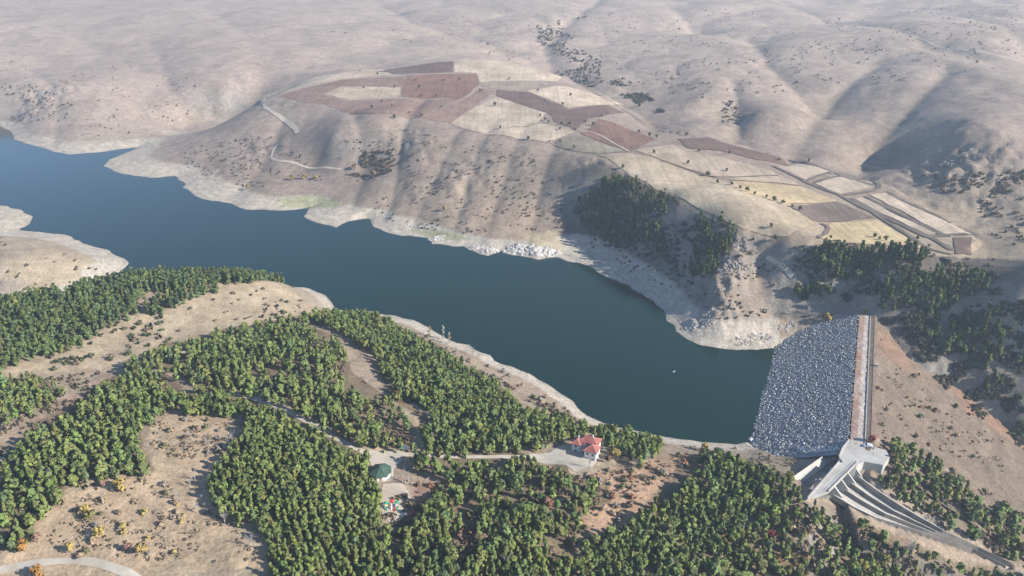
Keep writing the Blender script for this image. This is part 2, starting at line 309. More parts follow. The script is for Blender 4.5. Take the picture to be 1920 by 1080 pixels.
# ------------------------------------------------------------------ materials
def mat(name, col, rough=0.85, var=0.25, scale=1.0, col2=None, bump=0.0, bscale=None, spec=0.3, attr=None, objcol=False, trans=0.0, soft=False, furrow=None, fine=0.0, fscale=6.0):
    m = bpy.data.materials.new(name); m.use_nodes = True; nt = m.node_tree; N = nt.nodes; L = nt.links
    p = N['Principled BSDF']; p.inputs['Roughness'].default_value = rough; p.inputs['Specular IOR Level'].default_value = spec
    tc = N.new('ShaderNodeNewGeometry')
    nz = N.new('ShaderNodeTexNoise'); nz.inputs['Scale'].default_value = scale; nz.inputs['Detail'].default_value = 5; nz.inputs['Roughness'].default_value = .65
    L.new(tc.outputs['Position'], nz.inputs['Vector'])
    rmp = N.new('ShaderNodeMapRange'); rmp.inputs[1].default_value = .3; rmp.inputs[2].default_value = .7; rmp.inputs[3].default_value = 1 - var; rmp.inputs[4].default_value = 1 + var
    L.new(nz.outputs['Fac'], rmp.inputs[0])
    if attr:
        src = N.new('ShaderNodeAttribute'); src.attribute_name = attr; cs = src.outputs['Color']
    elif objcol:
        src = N.new('ShaderNodeObjectInfo'); cs = src.outputs['Color']
    else:
        src = N.new('ShaderNodeMix'); src.data_type = 'RGBA'; src.inputs[6].default_value = (*col, 1); src.inputs[7].default_value = (*(col2 or col), 1)
        n2 = N.new('ShaderNodeTexNoise'); n2.inputs['Scale'].default_value = scale * .37; n2.inputs['Detail'].default_value = 3
        L.new(tc.outputs['Position'], n2.inputs['Vector']); r2 = N.new('ShaderNodeMapRange'); r2.inputs[1].default_value = .4; r2.inputs[2].default_value = .6
        L.new(n2.outputs['Fac'], r2.inputs[0]); L.new(r2.outputs[0], src.inputs[0]); cs = src.outputs[2]
    fac = rmp.outputs[0]
    if fine:
        n3 = N.new('ShaderNodeTexNoise'); n3.inputs['Scale'].default_value = fscale; n3.inputs['Detail'].default_value = 2
        L.new(tc.outputs['Position'], n3.inputs['Vector']); r3 = N.new('ShaderNodeMapRange'); r3.inputs[1].default_value = .35; r3.inputs[2].default_value = .65; r3.inputs[3].default_value = 1 - fine; r3.inputs[4].default_value = 1 + fine
        L.new(n3.outputs['Fac'], r3.inputs[0]); mm = N.new('ShaderNodeMath'); mm.operation = 'MULTIPLY'; L.new(fac, mm.inputs[0]); L.new(r3.outputs[0], mm.inputs[1]); fac = mm.outputs[0]
    if furrow is not None:
        mp = N.new('ShaderNodeMapping'); mp.inputs['Rotation'].default_value = (0, 0, furrow); mp.inputs['Scale'].default_value = (.42, .012, .1); n4 = N.new('ShaderNodeTexNoise'); n4.inputs['Scale'].default_value = 1; n4.inputs['Detail'].default_value = 3
        L.new(tc.outputs['Position'], mp.inputs[0]); L.new(mp.outputs[0], n4.inputs['Vector']); r4 = N.new('ShaderNodeMapRange'); r4.inputs[1].default_value = .35; r4.inputs[2].default_value = .65; r4.inputs[3].default_value = .88; r4.inputs[4].default_value = 1.1
        L.new(n4.outputs['Fac'], r4.inputs[0]); m4 = N.new('ShaderNodeMath'); m4.operation = 'MULTIPLY'; L.new(fac, m4.inputs[0]); L.new(r4.outputs[0], m4.inputs[1]); fac = m4.outputs[0]
    mx = N.new('ShaderNodeVectorMath'); mx.operation = 'SCALE'; L.new(cs, mx.inputs[0]); L.new(fac, mx.inputs['Scale'])
    L.new(mx.outputs[0], p.inputs['Base Color'])
    if soft:
        na = N.new('ShaderNodeAttribute'); na.attribute_name = 'nrm'; vt = N.new('ShaderNodeVectorTransform'); vt.vector_type = 'NORMAL'; vt.convert_from = 'OBJECT'; vt.convert_to = 'WORLD'
        L.new(na.outputs['Vector'], vt.inputs[0]); L.new(vt.outputs[0], p.inputs['Normal'])
    if trans:
        tb = N.new('ShaderNodeBsdfTranslucent'); L.new(mx.outputs[0], tb.inputs['Color']); ms = N.new('ShaderNodeMixShader'); ms.inputs[0].default_value = trans
        if soft: L.new(vt.outputs[0], tb.inputs['Normal'])
        L.new(p.outputs[0], ms.inputs[1]); L.new(tb.outputs[0], ms.inputs[2]); L.new(ms.outputs[0], N['Material Output'].inputs['Surface'])
    if bump:
        b = N.new('ShaderNodeBump'); b.inputs['Strength'].default_value = bump; b.inputs['Distance'].default_value = 1.0
        nb = N.new('ShaderNodeTexNoise'); nb.inputs['Scale'].default_value = bscale or scale; nb.inputs['Detail'].default_value = 6; nb.inputs['Roughness'].default_value = .7
        L.new(tc.outputs['Position'], nb.inputs['Vector']); L.new(nb.outputs['Fac'], b.inputs['Height']); L.new(b.outputs[0], p.inputs['Normal'])
    return m
M = {}
M['ground'] = mat('dry_ground', (1, 1, 1), .95, .22, .16, bump=.6, bscale=.35, attr='albedo', spec=.1, fine=.18, fscale=.8)
M['needles'] = mat('pine_needles', (1, 1, 1), .8, .30, .5, trans=.12, soft=True, objcol=True, spec=.2)
M['needles_mass'] = mat('pine_needles_of_the_mass', (1, 1, 1), .8, .30, .5, trans=.12, soft=True, attr='tint', spec=.2)
M['bark'] = mat('bark', (.16, .11, .075), .95, .3, 2)
M['twig'] = mat('bare_twigs', (.36, .33, .30), .9, .2, 2)
M['leaf'] = mat('leaves', (1, 1, 1), .8, .25, .8, trans=.12, soft=True, objcol=True, spec=.15)
M['concrete'] = mat('concrete', (.43, .41, .37), .9, .14, .25, (.36, .34, .30), fine=.07, fscale=2)
M['concrete_floor'] = mat('weathered_concrete', (.30, .275, .235), .9, .25, .2, (.22, .20, .17), fine=.1, fscale=1.5)
M['stone'] = mat('riprap_stone', (1, 1, 1), .55, .18, .6, attr='tint', spec=.5)
M['rock'] = mat('pale_rock', (.43, .395, .34), .9, .25, .3, (.33, .30, .26), bump=.5, bscale=.8)
M['white_rock'] = mat('white_crag_rock', (.53, .495, .44), .9, .28, .35, (.39, .36, .32), bump=.5, bscale=.8)
M['crag'] = mat('grey_rock', (.27, .235, .20), .95, .3, .25, (.20, .175, .15), bump=.5, bscale=.8)
M['wall'] = mat('white_render', (.70, .69, .665), .8, .04, .6)
M['tile'] = mat('red_roof_tile', (.27, .085, .07), .8, .2, 1.2, (.33, .125, .10), fine=.1)
M['trim'] = mat('roof_ridge_tile', (.55, .28, .22), .8, .1, 1)
M['green_roof'] = mat('green_sheet_roof', (.045, .085, .06), .6, .2, .8, (.06, .105, .075))
M['glass'] = mat('dark_window', (.03, .045, .06), .12, .1, 1, spec=.6)
M['metal'] = mat('grey_metal', (.45, .46, .46), .5, .1, 2)
M['white'] = mat('white_paint', (.8, .8, .78), .5, .05, 1)
M['red'] = mat('red_plastic', (.55, .03, .03), .4, .1, 2)
M['blue'] = mat('blue_plastic', (.06, .12, .42), .4, .1, 2)
M['green'] = mat('green_plastic', (.03, .30, .16), .4, .1, 2)
M['yellow'] = mat('yellow_plastic', (.65, .45, .04), .4, .1, 2)
M['rubber'] = mat('black_rubber', (.02, .02, .02), .8, .1, 2)
M['asphalt'] = mat('dark_gravel_road', (.115, .088, .064), .95, .25, .4, (.145, .11, .08))
M['gravel'] = mat('pale_gravel', (.47, .425, .345), .95, .16, .15, (.38, .335, .265), fine=.08)
M['track'] = mat('dirt_track', (.48, .41, .32), .95, .15, .2, (.41, .345, .265))
M['wood'] = mat('grey_wood', (.30, .23, .17), .9, .2, 2)

# ------------------------------------------------------------------ ground: one sheet to the far hills
def zone(px, py, poly, jit=0): return inpoly(px + jit, py, poly)
FOREST = [
 # (polygon in the photo, spacing m, keep, tint)
 ('plantation', [(385,915),(410,868),(430,843),(455,815),(465,775),(530,772),(600,806),(660,834),(690,854),(690,880),(700,905),(712,935),(715,1000),(740,1062),(760,1150),(510,1150),(505,1030),(480,985),(430,970),(400,950)], 2.91, .99, 0),
 ('shore wood', [(700,590),(760,622),(830,655),(890,700),(950,735),(985,770),(1060,788),(1100,800),(1090,830),(1070,818),(1000,838),(900,848),(800,850),(790,790),(720,740),(700,660),(640,620),(580,595),(620,583)], 3.04, .97, 1),
 ('middle wood', [(430,648),(560,606),(640,640),(660,700),(720,745),(780,800),(780,850),(690,838),(640,815),(600,795),(540,760),(470,738),(370,740),(350,712),(290,692)], 3.83, .90, 2),
 ('plantation top', [(330,748),(380,738),(470,742),(540,768),(600,800),(465,772),(400,775),(345,770)], 2.96, .96, 0),
 ('left wood', [(0,712),(60,705),(120,735),(60,770),(0,790)], 3.22, .92, 2),
 ('left wood', [(60,800),(210,715),(260,695),(330,710),(350,745),(290,778),(262,810),(268,850),(290,885),(215,890),(160,900),(125,905),(110,945),(60,975),(55,1010),(0,1040),(0,870),(40,830)], 3.22, .92, 2),
 ('hill plantation', [(-60,560),(0,563),(120,550),(240,524),(300,522),(270,545),(255,560),(262,585),(205,607),(155,640),(95,660),(50,668),(0,692),(-60,700)], 3.13, .97, 3),
 ('hill plantation', [(120,550),(240,522),(330,513),(400,511),(530,517),(542,528),(480,526),(400,527),(330,540),(230,546)], 3.13, .97, 3),
 ('hill plantation', [(270,580),(300,555),(345,548),(395,535),(410,540),(345,560),(330,578),(290,588)], 3.31, .9, 3),
 ('track side wood', [(225,690),(290,655),(400,630),(460,612),(550,597),(580,592),(570,612),(440,645),(330,680),(250,703)], 3.39, .80, 2),
 ('lower wood', [(715,1000),(770,985),(820,935),(832,905),(780,880),(762,858),(810,852),(900,853),(985,850),(1010,872),(1065,880),(1075,900),(1140,905),(1145,945),(1090,965),(1085,1010),(1080,1150),(740,1150)], 3.31, .90, 4),
 ('villa wood', [(1105,800),(1165,803),(1235,822),(1250,838),(1195,872),(1160,845),(1128,832)], 3.31, .95, 1),
 ('pine stand', [(1290,860),(1340,845),(1400,868),(1470,890),(1502,925),(1480,958),(1420,1000),(1380,1150),(1080,1150),(1095,1015),(1175,985),(1225,935),(1260,895)], 2.96, .96, 5),
 ('spillway wood', [(1420,1000),(1500,948),(1545,945),(1640,992),(1720,1022),(1790,1060),(1860,1064),(1900,1080),(1990,1080),(1990,1160),(1380,1150)], 3.48, .74, 4),
 ('slope wood', [(1645,835),(1690,825),(1740,850),(1790,890),(1850,930),(1925,970),(1925,1070),(1850,1030),(1790,990),(1720,950),(1650,905),(1625,880),(1670,868)], 3.65, .76, 4),
 ('valley wood', [(1525,468),(1560,455),(1740,478),(1735,490),(1640,502),(1560,515),(1530,500)], 3.42, .98, 6),
 ('valley wood', [(1490,535),(1560,540),(1640,562),(1620,585),(1550,582),(1490,570)], 3.52, .95, 6),
 ('valley wood', [(1640,530),(1740,515),(1840,505),(1850,540),(1800,560),(1730,580),(1650,585)], 3.61, .85, 6),
 ('valley wood', [(1700,590),(1850,570),(1925,560),(1925,770),(1860,740),(1800,690),(1740,650)], 4.75, .60, 6),
 ('cove wood', [(1075,385),(1140,330),(1200,345),(1250,370),(1270,382),(1250,400),(1200,400),(1250,450),(1250,480),(1180,455),(1110,440)], 3.99, .88, 6),
 ('cove wood', [(1310,410),(1378,420),(1372,455),(1345,500),(1320,530),(1280,500),(1300,460)], 3.99, .9, 6),
]
CLEAR = [[(1085,1000),(1125,905),(1200,866),(1290,846),(1335,868),(1295,900),(1235,940),(1170,990)],[(440,736),(545,768),(605,800),(665,832),(690,838),(690,858),(655,848),(590,812),(530,780),(435,752)],[(690,842),(760,848),(860,850),(1000,851),(1000,861),(860,861),(690,860)],[(735,752),(775,745),(800,765),(815,790),(800,800),(760,775)],[(625,680),(690,668),(735,710),(740,745),(700,735),(650,725)],[(300,712),(350,705),(360,725),(330,745)],
         [(690,842),(760,846),(765,860),(745,880),(735,905),(725,905),(700,870)],[(985,845),(1060,822),(1130,845),(1140,880),(1075,888),(1010,868)],[(655,815),(690,838),(860,852),(990,850),(990,860),(860,862),(690,850)],
         [(440,742),(545,775),(600,806),(660,836),(690,850),(690,842),(640,818),(590,790),(530,762),(450,735)],[(862,935),(890,930),(900,985),(870,1000)],[(1000,935),(1040,930),(1040,955),(1000,955)],[(840,1000),(880,985),(900,1030),(860,1060)],[(1020,1000),(1070,1000),(1080,1040),(1030,1050)],
         [(20,835),(120,790),(215,712),(190,705),(110,765),(0,805)]]
gm = npmesh('ground', np.stack([gx, gy, gz], 1), gf, True)
# bare-ground colour of each place (what grows or lies there, plus painted slope shade and far haze)
gpx, gpy = pix(gx, gy, gz)
dr = np.gradient(Z2, axis=0) / np.gradient(RR, axis=0); da = np.gradient(Z2, axis=1) / (RR * (az[1] - az[0]))
slope = np.hypot(dr, da).ravel()
n1 = fbm(gx, gy, 60, 5, 70); n2 = fbm(gx, gy, 12, 3, 80); n3 = fbm(gx, gy, 220, 4, 90)
A = np.array([.385, .315, .225]) * np.ones((len(gx), 1))
def mixc(fac, c):
    global A
    fac = np.clip(fac, 0, 1)[:, None]; A = A * (1 - fac) + np.array(c) * fac
dist = np.hypot(gx, gy)
mixc(sstep(.42, .62, n1) * (.55 - .33 * sstep(650, 1100, dist)), (.30, .245, .185))
mixc(sstep(.45, .65, n3) * .5, (.35, .27, .21))
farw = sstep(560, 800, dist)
mixc(farw * .75, (.325, .27, .235))  # greyed mauve far off, haze put into the colour
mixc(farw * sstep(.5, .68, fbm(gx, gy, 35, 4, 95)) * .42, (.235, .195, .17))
j = (n2 - .5) * 26; j2 = (fbm(gx, gy, 7, 2, 99) - .5) * 16
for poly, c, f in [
    ([(0,440),(100,440),(240,490),(230,520),(0,560)], (.47,.39,.28), .8),
    ([(60,660),(160,640),(270,585),(400,530),(560,520),(625,560),(600,600),(440,640),(280,680),(100,700),(0,700)], (.46,.375,.26), .8),
    ([(270,770),(430,775),(450,810),(400,900),(430,975),(520,1060),(300,1079),(0,1079),(60,960),(290,870)], (.47,.36,.245), .85),
    ([(1050,330),(1120,300),(1280,385),(1380,430),(1340,520),(1300,640),(1200,560),(1060,490)], (.12,.115,.105), .9),  # cove litter and rock, darkened further to paint in its shade
    ([(1480,460),(1760,480),(1960,490),(1960,900),(1800,760),(1620,590),(1450,600)], (.112,.100,.088), .9),  # slope behind the dam, its shade darkened into the ground colour
    ([(1380,430),(1500,460),(1460,590),(1340,600),(1340,520)], (.33,.27,.21), .6),
    ([(1100,890),(1270,850),(1310,850),(1250,900),(1180,985),(1090,1010),(1060,930)], (.42,.27,.18), .75),
    ([(700,900),(800,890),(825,930),(770,990),(715,1005)], (.44,.34,.26), .8),
    ([(780,905),(830,905),(820,945),(770,985),(755,960)], (.33,.20,.145), .7),
    ([(20,835),(120,790),(215,712),(190,705),(110,765),(0,805)], (.40,.29,.22), .7),
    ([(1260,828),(1400,838),(1550,850),(1490,905),(1400,870)], (.40,.33,.25), .8)]:
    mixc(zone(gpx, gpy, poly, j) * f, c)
near_land = (dist < 800) | (gpx > 1040)
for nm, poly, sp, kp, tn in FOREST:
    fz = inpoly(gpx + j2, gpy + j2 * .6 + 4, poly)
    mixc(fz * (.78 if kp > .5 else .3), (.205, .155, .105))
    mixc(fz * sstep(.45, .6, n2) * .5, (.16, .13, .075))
mixc(sstep(.5, .9, slope) * .75, (.30, .275, .245))
# drawdown band left by the falling water: pale silt up to a level
s_, n_ = dam_sn(gx, gy)
ins = inpoly(gx, gy, LAKE); dl = segdist(gx, gy, LAKE)
lev = gz + (n1 - .5) * 2.4 + (n2 - .5) * 1.2
cove = inpoly(gpx, gpy, [(1040,440),(1120,440),(1250,500),(1330,560),(1460,600),(1460,660),(1300,660),(1040,520)])
top = np.where(cove, 9.5, np.where(gy > 520, 5.6, 2.8))
silt = (1 - sstep(top * .8, top * 1.12, lev)) * (n_ < -8) * (dl < 70)
bands = .5 + .5 * np.sin(lev * 6.0 + n1 * 3)
mixc(silt * .92, (.64, .575, .475)); mixc(silt * bands * .6, (.36, .335, .29)); mixc(silt * sstep(.5, .7, n2) * .5, (.40, .36, .30))
mixc(silt * (1 - sstep(.0, .35, gz)) * .6, (.30, .27, .22))
for poly in ([(520,372),(600,366),(650,385),(600,392),(530,388)], [(770,430),(840,432),(880,448),(820,452)]):
    mixc(zone(gpx, gpy, poly, j) * .55, (.27, .32, .13))
mixc(zone(gpx, gpy, [(985,445),(1045,430),(1060,470),(1000,472)], j) * .6, (.52, .44, .29))
lap = (np.roll(Z2, 6, 0) + np.roll(Z2, -6, 0) - 2 * Z2) / (RR * .0336) ** 2 + (np.roll(Z2, 9, 1) + np.roll(Z2, -9, 1) - 2 * Z2) / (RR * DAZ * 9) ** 2
lap = (lap * np.sqrt(RR / 800)).ravel()
gul = sstep(.006, .022, lap) * farw * (silt < .3) * (gz > 3)
mixc(gul * .55 * sstep(.3, .6, n2), (.17, .15, .11))
mixc(sstep(.58, .75, fbm(gx, gy, 26, 4, 61)) * farw * .34 * (silt < .3), (.20, .165, .125))
A *= (0.80 + 0.40 * (n2 * (1 - .35 * farw) + .175 * farw))[:, None] * np.array([.80, .775, .74]) * (1 + .38 * sstep(650, 1300, dist) * (silt < .5))[:, None] * (1 - farw[:, None] * np.array([0, .015, .03]))  # paler with distance: far haze worked into the ground colour
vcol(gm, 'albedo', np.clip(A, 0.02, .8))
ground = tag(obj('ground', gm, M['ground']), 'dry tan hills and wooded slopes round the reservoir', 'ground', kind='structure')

# ------------------------------------------------------------------ lake
wm = bpy.data.materials.new('lake_water'); wm.use_nodes = True; nt = wm.node_tree; p = nt.nodes['Principled BSDF']
p.inputs['Base Color'].default_value = (.003, .022, .016, 1); p.inputs['Roughness'].default_value = .10; p.inputs['IOR'].default_value = 1.33
tc = nt.nodes.new('ShaderNodeNewGeometry'); b = nt.nodes.new('ShaderNodeBump'); b.inputs['Strength'].default_value = .12; b.inputs['Distance'].default_value = .3
nz = nt.nodes.new('ShaderNodeTexNoise'); nz.inputs['Scale'].default_value = .5; nz.inputs['Detail'].default_value = 4
n5 = nt.nodes.new('ShaderNodeTexNoise'); n5.inputs['Scale'].default_value = .012; n5.inputs['Detail'].default_value = 4; r5 = nt.nodes.new('ShaderNodeMapRange'); r5.inputs[1].default_value = .4; r5.inputs[2].default_value = .65; r5.inputs[3].default_value = .07; r5.inputs[4].default_value = .2
nt.links.new(tc.outputs['Position'], n5.inputs['Vector']); nt.links.new(n5.outputs['Fac'], r5.inputs[0]); nt.links.new(r5.outputs[0], b.inputs['Strength'])
nt.links.new(tc.outputs['Position'], nz.inputs['Vector']); nt.links.new(nz.outputs['Fac'], b.inputs['Height']); nt.links.new(b.outputs[0], p.inputs['Normal'])
cs = 10.0
X, Y = np.meshgrid(np.arange(-1700, 260, cs), np.arange(280, 1520, cs), indexing='ij'); xf = (X + cs / 2).ravel(); yf = (Y + cs / 2).ravel()
keep = inpoly(xf, yf, LAKE) | (segdist(xf, yf, LAKE) < 16)
X = X.ravel()[keep]; Y = Y.ravel()[keep]
key = {}; wv = []; wf = []
def wid(a, c):
    if (a, c) not in key: key[(a, c)] = len(wv); wv.append((a, c, 0.0))
    return key[(a, c)]
for a, c in zip(X, Y): wf.append([wid(a, c), wid(a + cs, c), wid(a + cs, c + cs), wid(a, c + cs)])
tag(obj('lake_water', npmesh('lake_water', wv, wf), wm), 'dark blue green water of the reservoir', 'lake', kind='structure')

# ------------------------------------------------------------------ draped sheets: fields and tracks
def drape_poly(name, px_poly, m, off, step=3.5, world=None):
    P_ = [tuple(q[:2]) for q in (castl(px_poly) if world is None else world)]
    E_ = []
    for (ax, ay), (bx_, by_) in zip(P_, P_[1:] + P_[:1]):      # edges wander a little, as ploughed margins do
        L = math.hypot(bx_ - ax, by_ - ay); k = max(1, int(L / 7)); nx, ny = -(by_ - ay) / L, (bx_ - ax) / L
        for t in range(k):
            f = t / k; w = 0 if t == 0 else (vnoise(np.array([ax + (bx_ - ax) * f]) / 11, np.array([ay + (by_ - ay) * f]) / 11, 7)[0] - .5) * 3.0
            E_.append((ax + (bx_ - ax) * f + nx * w, ay + (by_ - ay) * f + ny * w))
    P_ = E_
    bm = bmesh.new(); vs = [bm.verts.new((a, c, 0)) for a, c in P_]; bm.faces.new(vs)
    xs = [q[0] for q in P_]; ys = [q[1] for q in P_]
    for k in np.arange(math.floor(min(xs) / step) * step + step, max(xs), step):
        bmesh.ops.bisect_plane(bm, geom=bm.verts[:] + bm.edges[:] + bm.faces[:], plane_co=(k, 0, 0), plane_no=(1, 0, 0))
    for k in np.arange(math.floor(min(ys) / step) * step + step, max(ys), step):
        bmesh.ops.bisect_plane(bm, geom=bm.verts[:] + bm.edges[:] + bm.faces[:], plane_co=(0, k, 0), plane_no=(0, 1, 0))
    bmesh.ops.triangulate(bm, faces=[f for f in bm.faces if len(f.verts) > 4])
    co = np.array([v.co[:] for v in bm.verts]); z = ground_z(co[:, 0], co[:, 1]) + off
    for v, zz in zip(bm.verts, z): v.co.z = zz
    bmesh.ops.recalc_face_normals(bm, faces=bm.faces[:])
    if sum(f.normal.z for f in bm.faces) < 0: bmesh.ops.reverse_faces(bm, faces=bm.faces[:])
    for f in bm.faces: f.smooth = True
    me = bpy.data.meshes.new(name); bm.to_mesh(me); bm.free()
    return tag(obj(name, me, m), kind='structure')
def ribbon(name, px_line, width, m, off=.25, step=3.0, wob=0.25):
    P_ = castl(px_line)[:, :2]; pts = [P_[0]]
    # Catmull-Rom resample
    Q = np.vstack([2 * P_[0] - P_[1], P_, 2 * P_[-1] - P_[-2]]); out = []
    for i in range(1, len(Q) - 2):
        n = max(2, int(np.linalg.norm(Q[i + 1] - Q[i]) / step))
        for k in range(n):
            t = k / n; out.append(.5 * (2 * Q[i] + (Q[i + 1] - Q[i - 1]) * t + (2 * Q[i - 1] - 5 * Q[i] + 4 * Q[i + 1] - Q[i + 2]) * t * t + (3 * Q[i] - Q[i - 1] - 3 * Q[i + 1] + Q[i + 2]) * t ** 3))
    out.append(Q[-2]); out = np.array(out); tg = np.gradient(out, axis=0); tg /= np.linalg.norm(tg, axis=1)[:, None] + 1e-9
    nm = np.stack([-tg[:, 1], tg[:, 0]], 1); rows = []
    w = width * (1 + wob * (vnoise(out[:, 0] / 9, out[:, 1] / 9, 5) - .5) * 2)
    for f in (-.5, -.17, .17, .5): rows.append(out + nm * (w * f)[:, None])
    V = np.concatenate(rows); z = ground_z(V[:, 0], V[:, 1]) + off
    k = len(out); Fq = [[r * k + i, r * k + i + 1, (r + 1) * k + i + 1, (r + 1) * k + i] for r in range(3) for i in range(k - 1)]
    return tag(obj(name, npmesh(name, np.column_stack([V, z]), Fq, True), m), kind='structure')
FIELDS = [
 ('pale', [(498,180),(560,155),(640,137),(716,130),(737,139),(640,149),(590,160),(530,176)]),
 ('mauve', [(700,133),(850,115),(849,136),(790,138),(735,139)]),
 ('pink', [(522,181),(592,161),(641,150),(760,143),(752,163),(640,162),(606,176),(640,190),(560,190)]),
 ('pale2', [(610,177),(640,163),(751,164),(747,184),(660,188)]),
 ('pink', [(562,191),(660,189),(748,186),(868,185),(828,200),(790,221),(700,214),(610,196)]),
 ('red', [(762,142),(893,138),(899,158),(868,184),(754,182),(753,164)]),
 ('pale', [(852,118),(890,112),(960,118),(1010,132),(1060,140),(1045,154),(900,154),(893,137),(852,136)]),
 ('tan', [(901,156),(1070,158),(1050,166),(992,171),(930,167),(905,163)]),
 ('pink', [(905,166),(928,171),(848,231),(792,222),(832,201),(871,186)]),
 ('pale2', [(928,181),(1023,212),(1009,231),(955,239),(905,251),(844,232)]),
 ('mauve', [(932,169),(990,173),(1046,196),(1065,206),(1140,198),(1172,212),(1100,225),(1080,244),(1042,230),(1027,212),(930,180)]),
 ('pale', [(988,171),(1060,162),(1130,180),(1170,196),(1140,197),(1065,204),(1047,194)]),
 ('pale2', [(957,240),(1012,232),(1079,246),(1060,255),(1022,267),(908,252)]),
 ('red', [(1102,245),(1122,223),(1150,230),(1231,262),(1182,284),(1087,250)]),
 ('olive', [(1030,268),(1085,251),(1179,285),(1120,289),(1060,280)]),
 ('straw', [(1121,291),(1180,288),(1240,302),(1340,337),(1478,382),(1528,419),(1480,444),(1392,429),(1282,374),(1180,330)]),
 ('tan2', [(1190,282),(1260,272),(1450,322),(1500,348),(1370,338),(1340,333),(1240,300)]),
 ('yellow', [(1370,340),(1500,350),(1568,377),(1470,382),(1400,365)]),
 ('brown', [(1472,385),(1570,379),(1640,409),(1556,416),(1522,414)]),
 ('yellow2', [(1556,419),(1644,413),(1698,445),(1742,468),(1640,459),(1537,447)]),
 ('mauve', [(1270,261),(1330,258),(1400,280),(1470,300),(1480,312),(1420,300),(1350,283),(1290,279)]),
 ('pale2', [(1457,313),(1492,307),(1563,325),(1512,339)]),
 ('pale2', [(1528,345),(1600,336),(1643,350),(1577,365)]),
 ('pale2', [(1600,373),(1618,371),(1757,439),(1738,441)]),
 ('pale', [(1630,366),(1660,362),(1824,441),(1782,445)]),
 ('mauve', [(1788,446),(1823,446),(1823,478),(1792,477)]),
]
FC = {'pale': ((.58,.465,.335),(.53,.425,.30)), 'pale2': ((.52,.42,.305),(.48,.385,.28)), 'mauve': ((.175,.118,.092),(.195,.135,.105)), 'pink': ((.275,.185,.14),(.305,.21,.16)),
      'red': ((.235,.138,.10),(.265,.16,.118)), 'tan': ((.33,.265,.20),(.36,.29,.22)), 'olive': ((.33,.28,.20),(.30,.255,.18)), 'straw': ((.49,.395,.27),(.455,.365,.245)),
      'tan2': ((.46,.365,.26),(.43,.34,.24)), 'yellow': ((.53,.405,.235),(.48,.37,.22)), 'yellow2': ((.54,.415,.235),(.49,.375,.215)), 'brown': ((.19,.145,.115),(.215,.165,.13))}
FUR = [.3, 1.1, -.5, 1.6, .8]
for i, (k, poly) in enumerate(FIELDS):
    if 'field_' + k not in M: M['field_' + k] = mat('soil_' + k, tuple(.88 * c for c in FC[k][0]), .95, .22, .05, tuple(.76 * c for c in FC[k][1]), fine=.12, fscale=.35, spec=.1, furrow=FUR[i % 5])
    drape_poly('field', poly, M['field_' + k], .22 + .012 * i)
M['furrow'] = mat('turned_earth', (.115, .092, .075), .95, .2, .2, (.15, .12, .095))
for l, w in [([(1450,312),(1510,341),(1520,346),(1576,367)],2.6),([(1490,304),(1566,325),(1600,333)],2.6),([(1508,342),(1566,327),(1604,332)],2.2),([(1520,346),(1604,334)],2.2),([(1600,332),(1648,351),(1576,368)],2.6),
             ([(1576,368),(1640,400),(1738,443),(1786,470)],3),([(1596,372),(1650,402),(1740,446)],2.2),([(1622,369),(1700,408),(1770,443)],2.6),([(1660,360),(1740,398),(1832,443)],2.6),([(1740,444),(1832,443)],2.6),([(1480,300),(1540,315),(1640,350)],2.2),
             ([(1640,402),(1700,440),(1740,466),(1786,478)],2.0)]:
    ribbon('field_ditch', l, w + 1.4, M['furrow'], .62)
# tracks
ribbon('dirt_track', [(497,180),(495,192),(510,210),(535,227),(552,240),(558,250)], 6, M['track'], .5)
ribbon('dirt_track', [(524,265),(512,285),(516,300),(560,308),(640,318)], 3.2, M['track'])
ribbon('dirt_track', [(240,690),(330,664),(440,640),(500,622),(560,603)], 2.4, M['track'])
ribbon('dirt_track', [(1240,302),(1340,332),(1460,330)], 1.8, M['furrow'], .7)
ribbon('dirt_track', [(1560,40),(1640,58),(1700,66),(1790,92),(1930,122)], 3.4, M['track'])
ribbon('dirt_track', [(330,30),(420,22),(520,8)], 3.4, M['track'])
ribbon('dirt_track', [(1437,482),(1455,492),(1475,507),(1492,524)], 2.2, M['track'])
ribbon('dirt_track', [(1535,447),(1553,430),(1540,420)], 3, M['furrow'], .7)
ribbon('dirt_track', [(1180,285),(1120,252),(1085,247)], 2.0, M['track'], .7)
ribbon('gravel_road', [(690,852),(650,832),(600,805),(540,772),(470,745),(420,738),(380,738)], 3.4, M['gravel'], .15)
ribbon('gravel_road', [(745,852),(820,855),(900,857),(1000,858)], 2.8, M['gravel'], .15)
ribbon('gravel_road', [(770,755),(800,775),(815,795),(810,815)], 3.0, M['gravel'], .15)
ribbon('gravel_road', [(-20,1072),(60,1058),(130,1052),(180,1056),(240,1075),(270,1095)], 3.4, M['gravel'], .15)
ribbon('gravel_road', [(-15,858),(10,856),(30,848)], 5, M['gravel'], .15)
drape_poly('gravel_yard', [(686,845),(752,846),(756,862),(738,880),(738,900),(724,905),(718,880),(697,876)], M['gravel'], .18, 3)
drape_poly('gravel_yard', [(985,852),(1030,850),(1065,832),(1085,845),(1120,862),(1112,876),(1076,884),(1060,872),(1010,868)], M['gravel'], .19, 3)
drape_poly('playground_surface', [(718,908),(755,905),(770,930),(768,962),(735,985),(718,970)], M['track'], .14, 3)

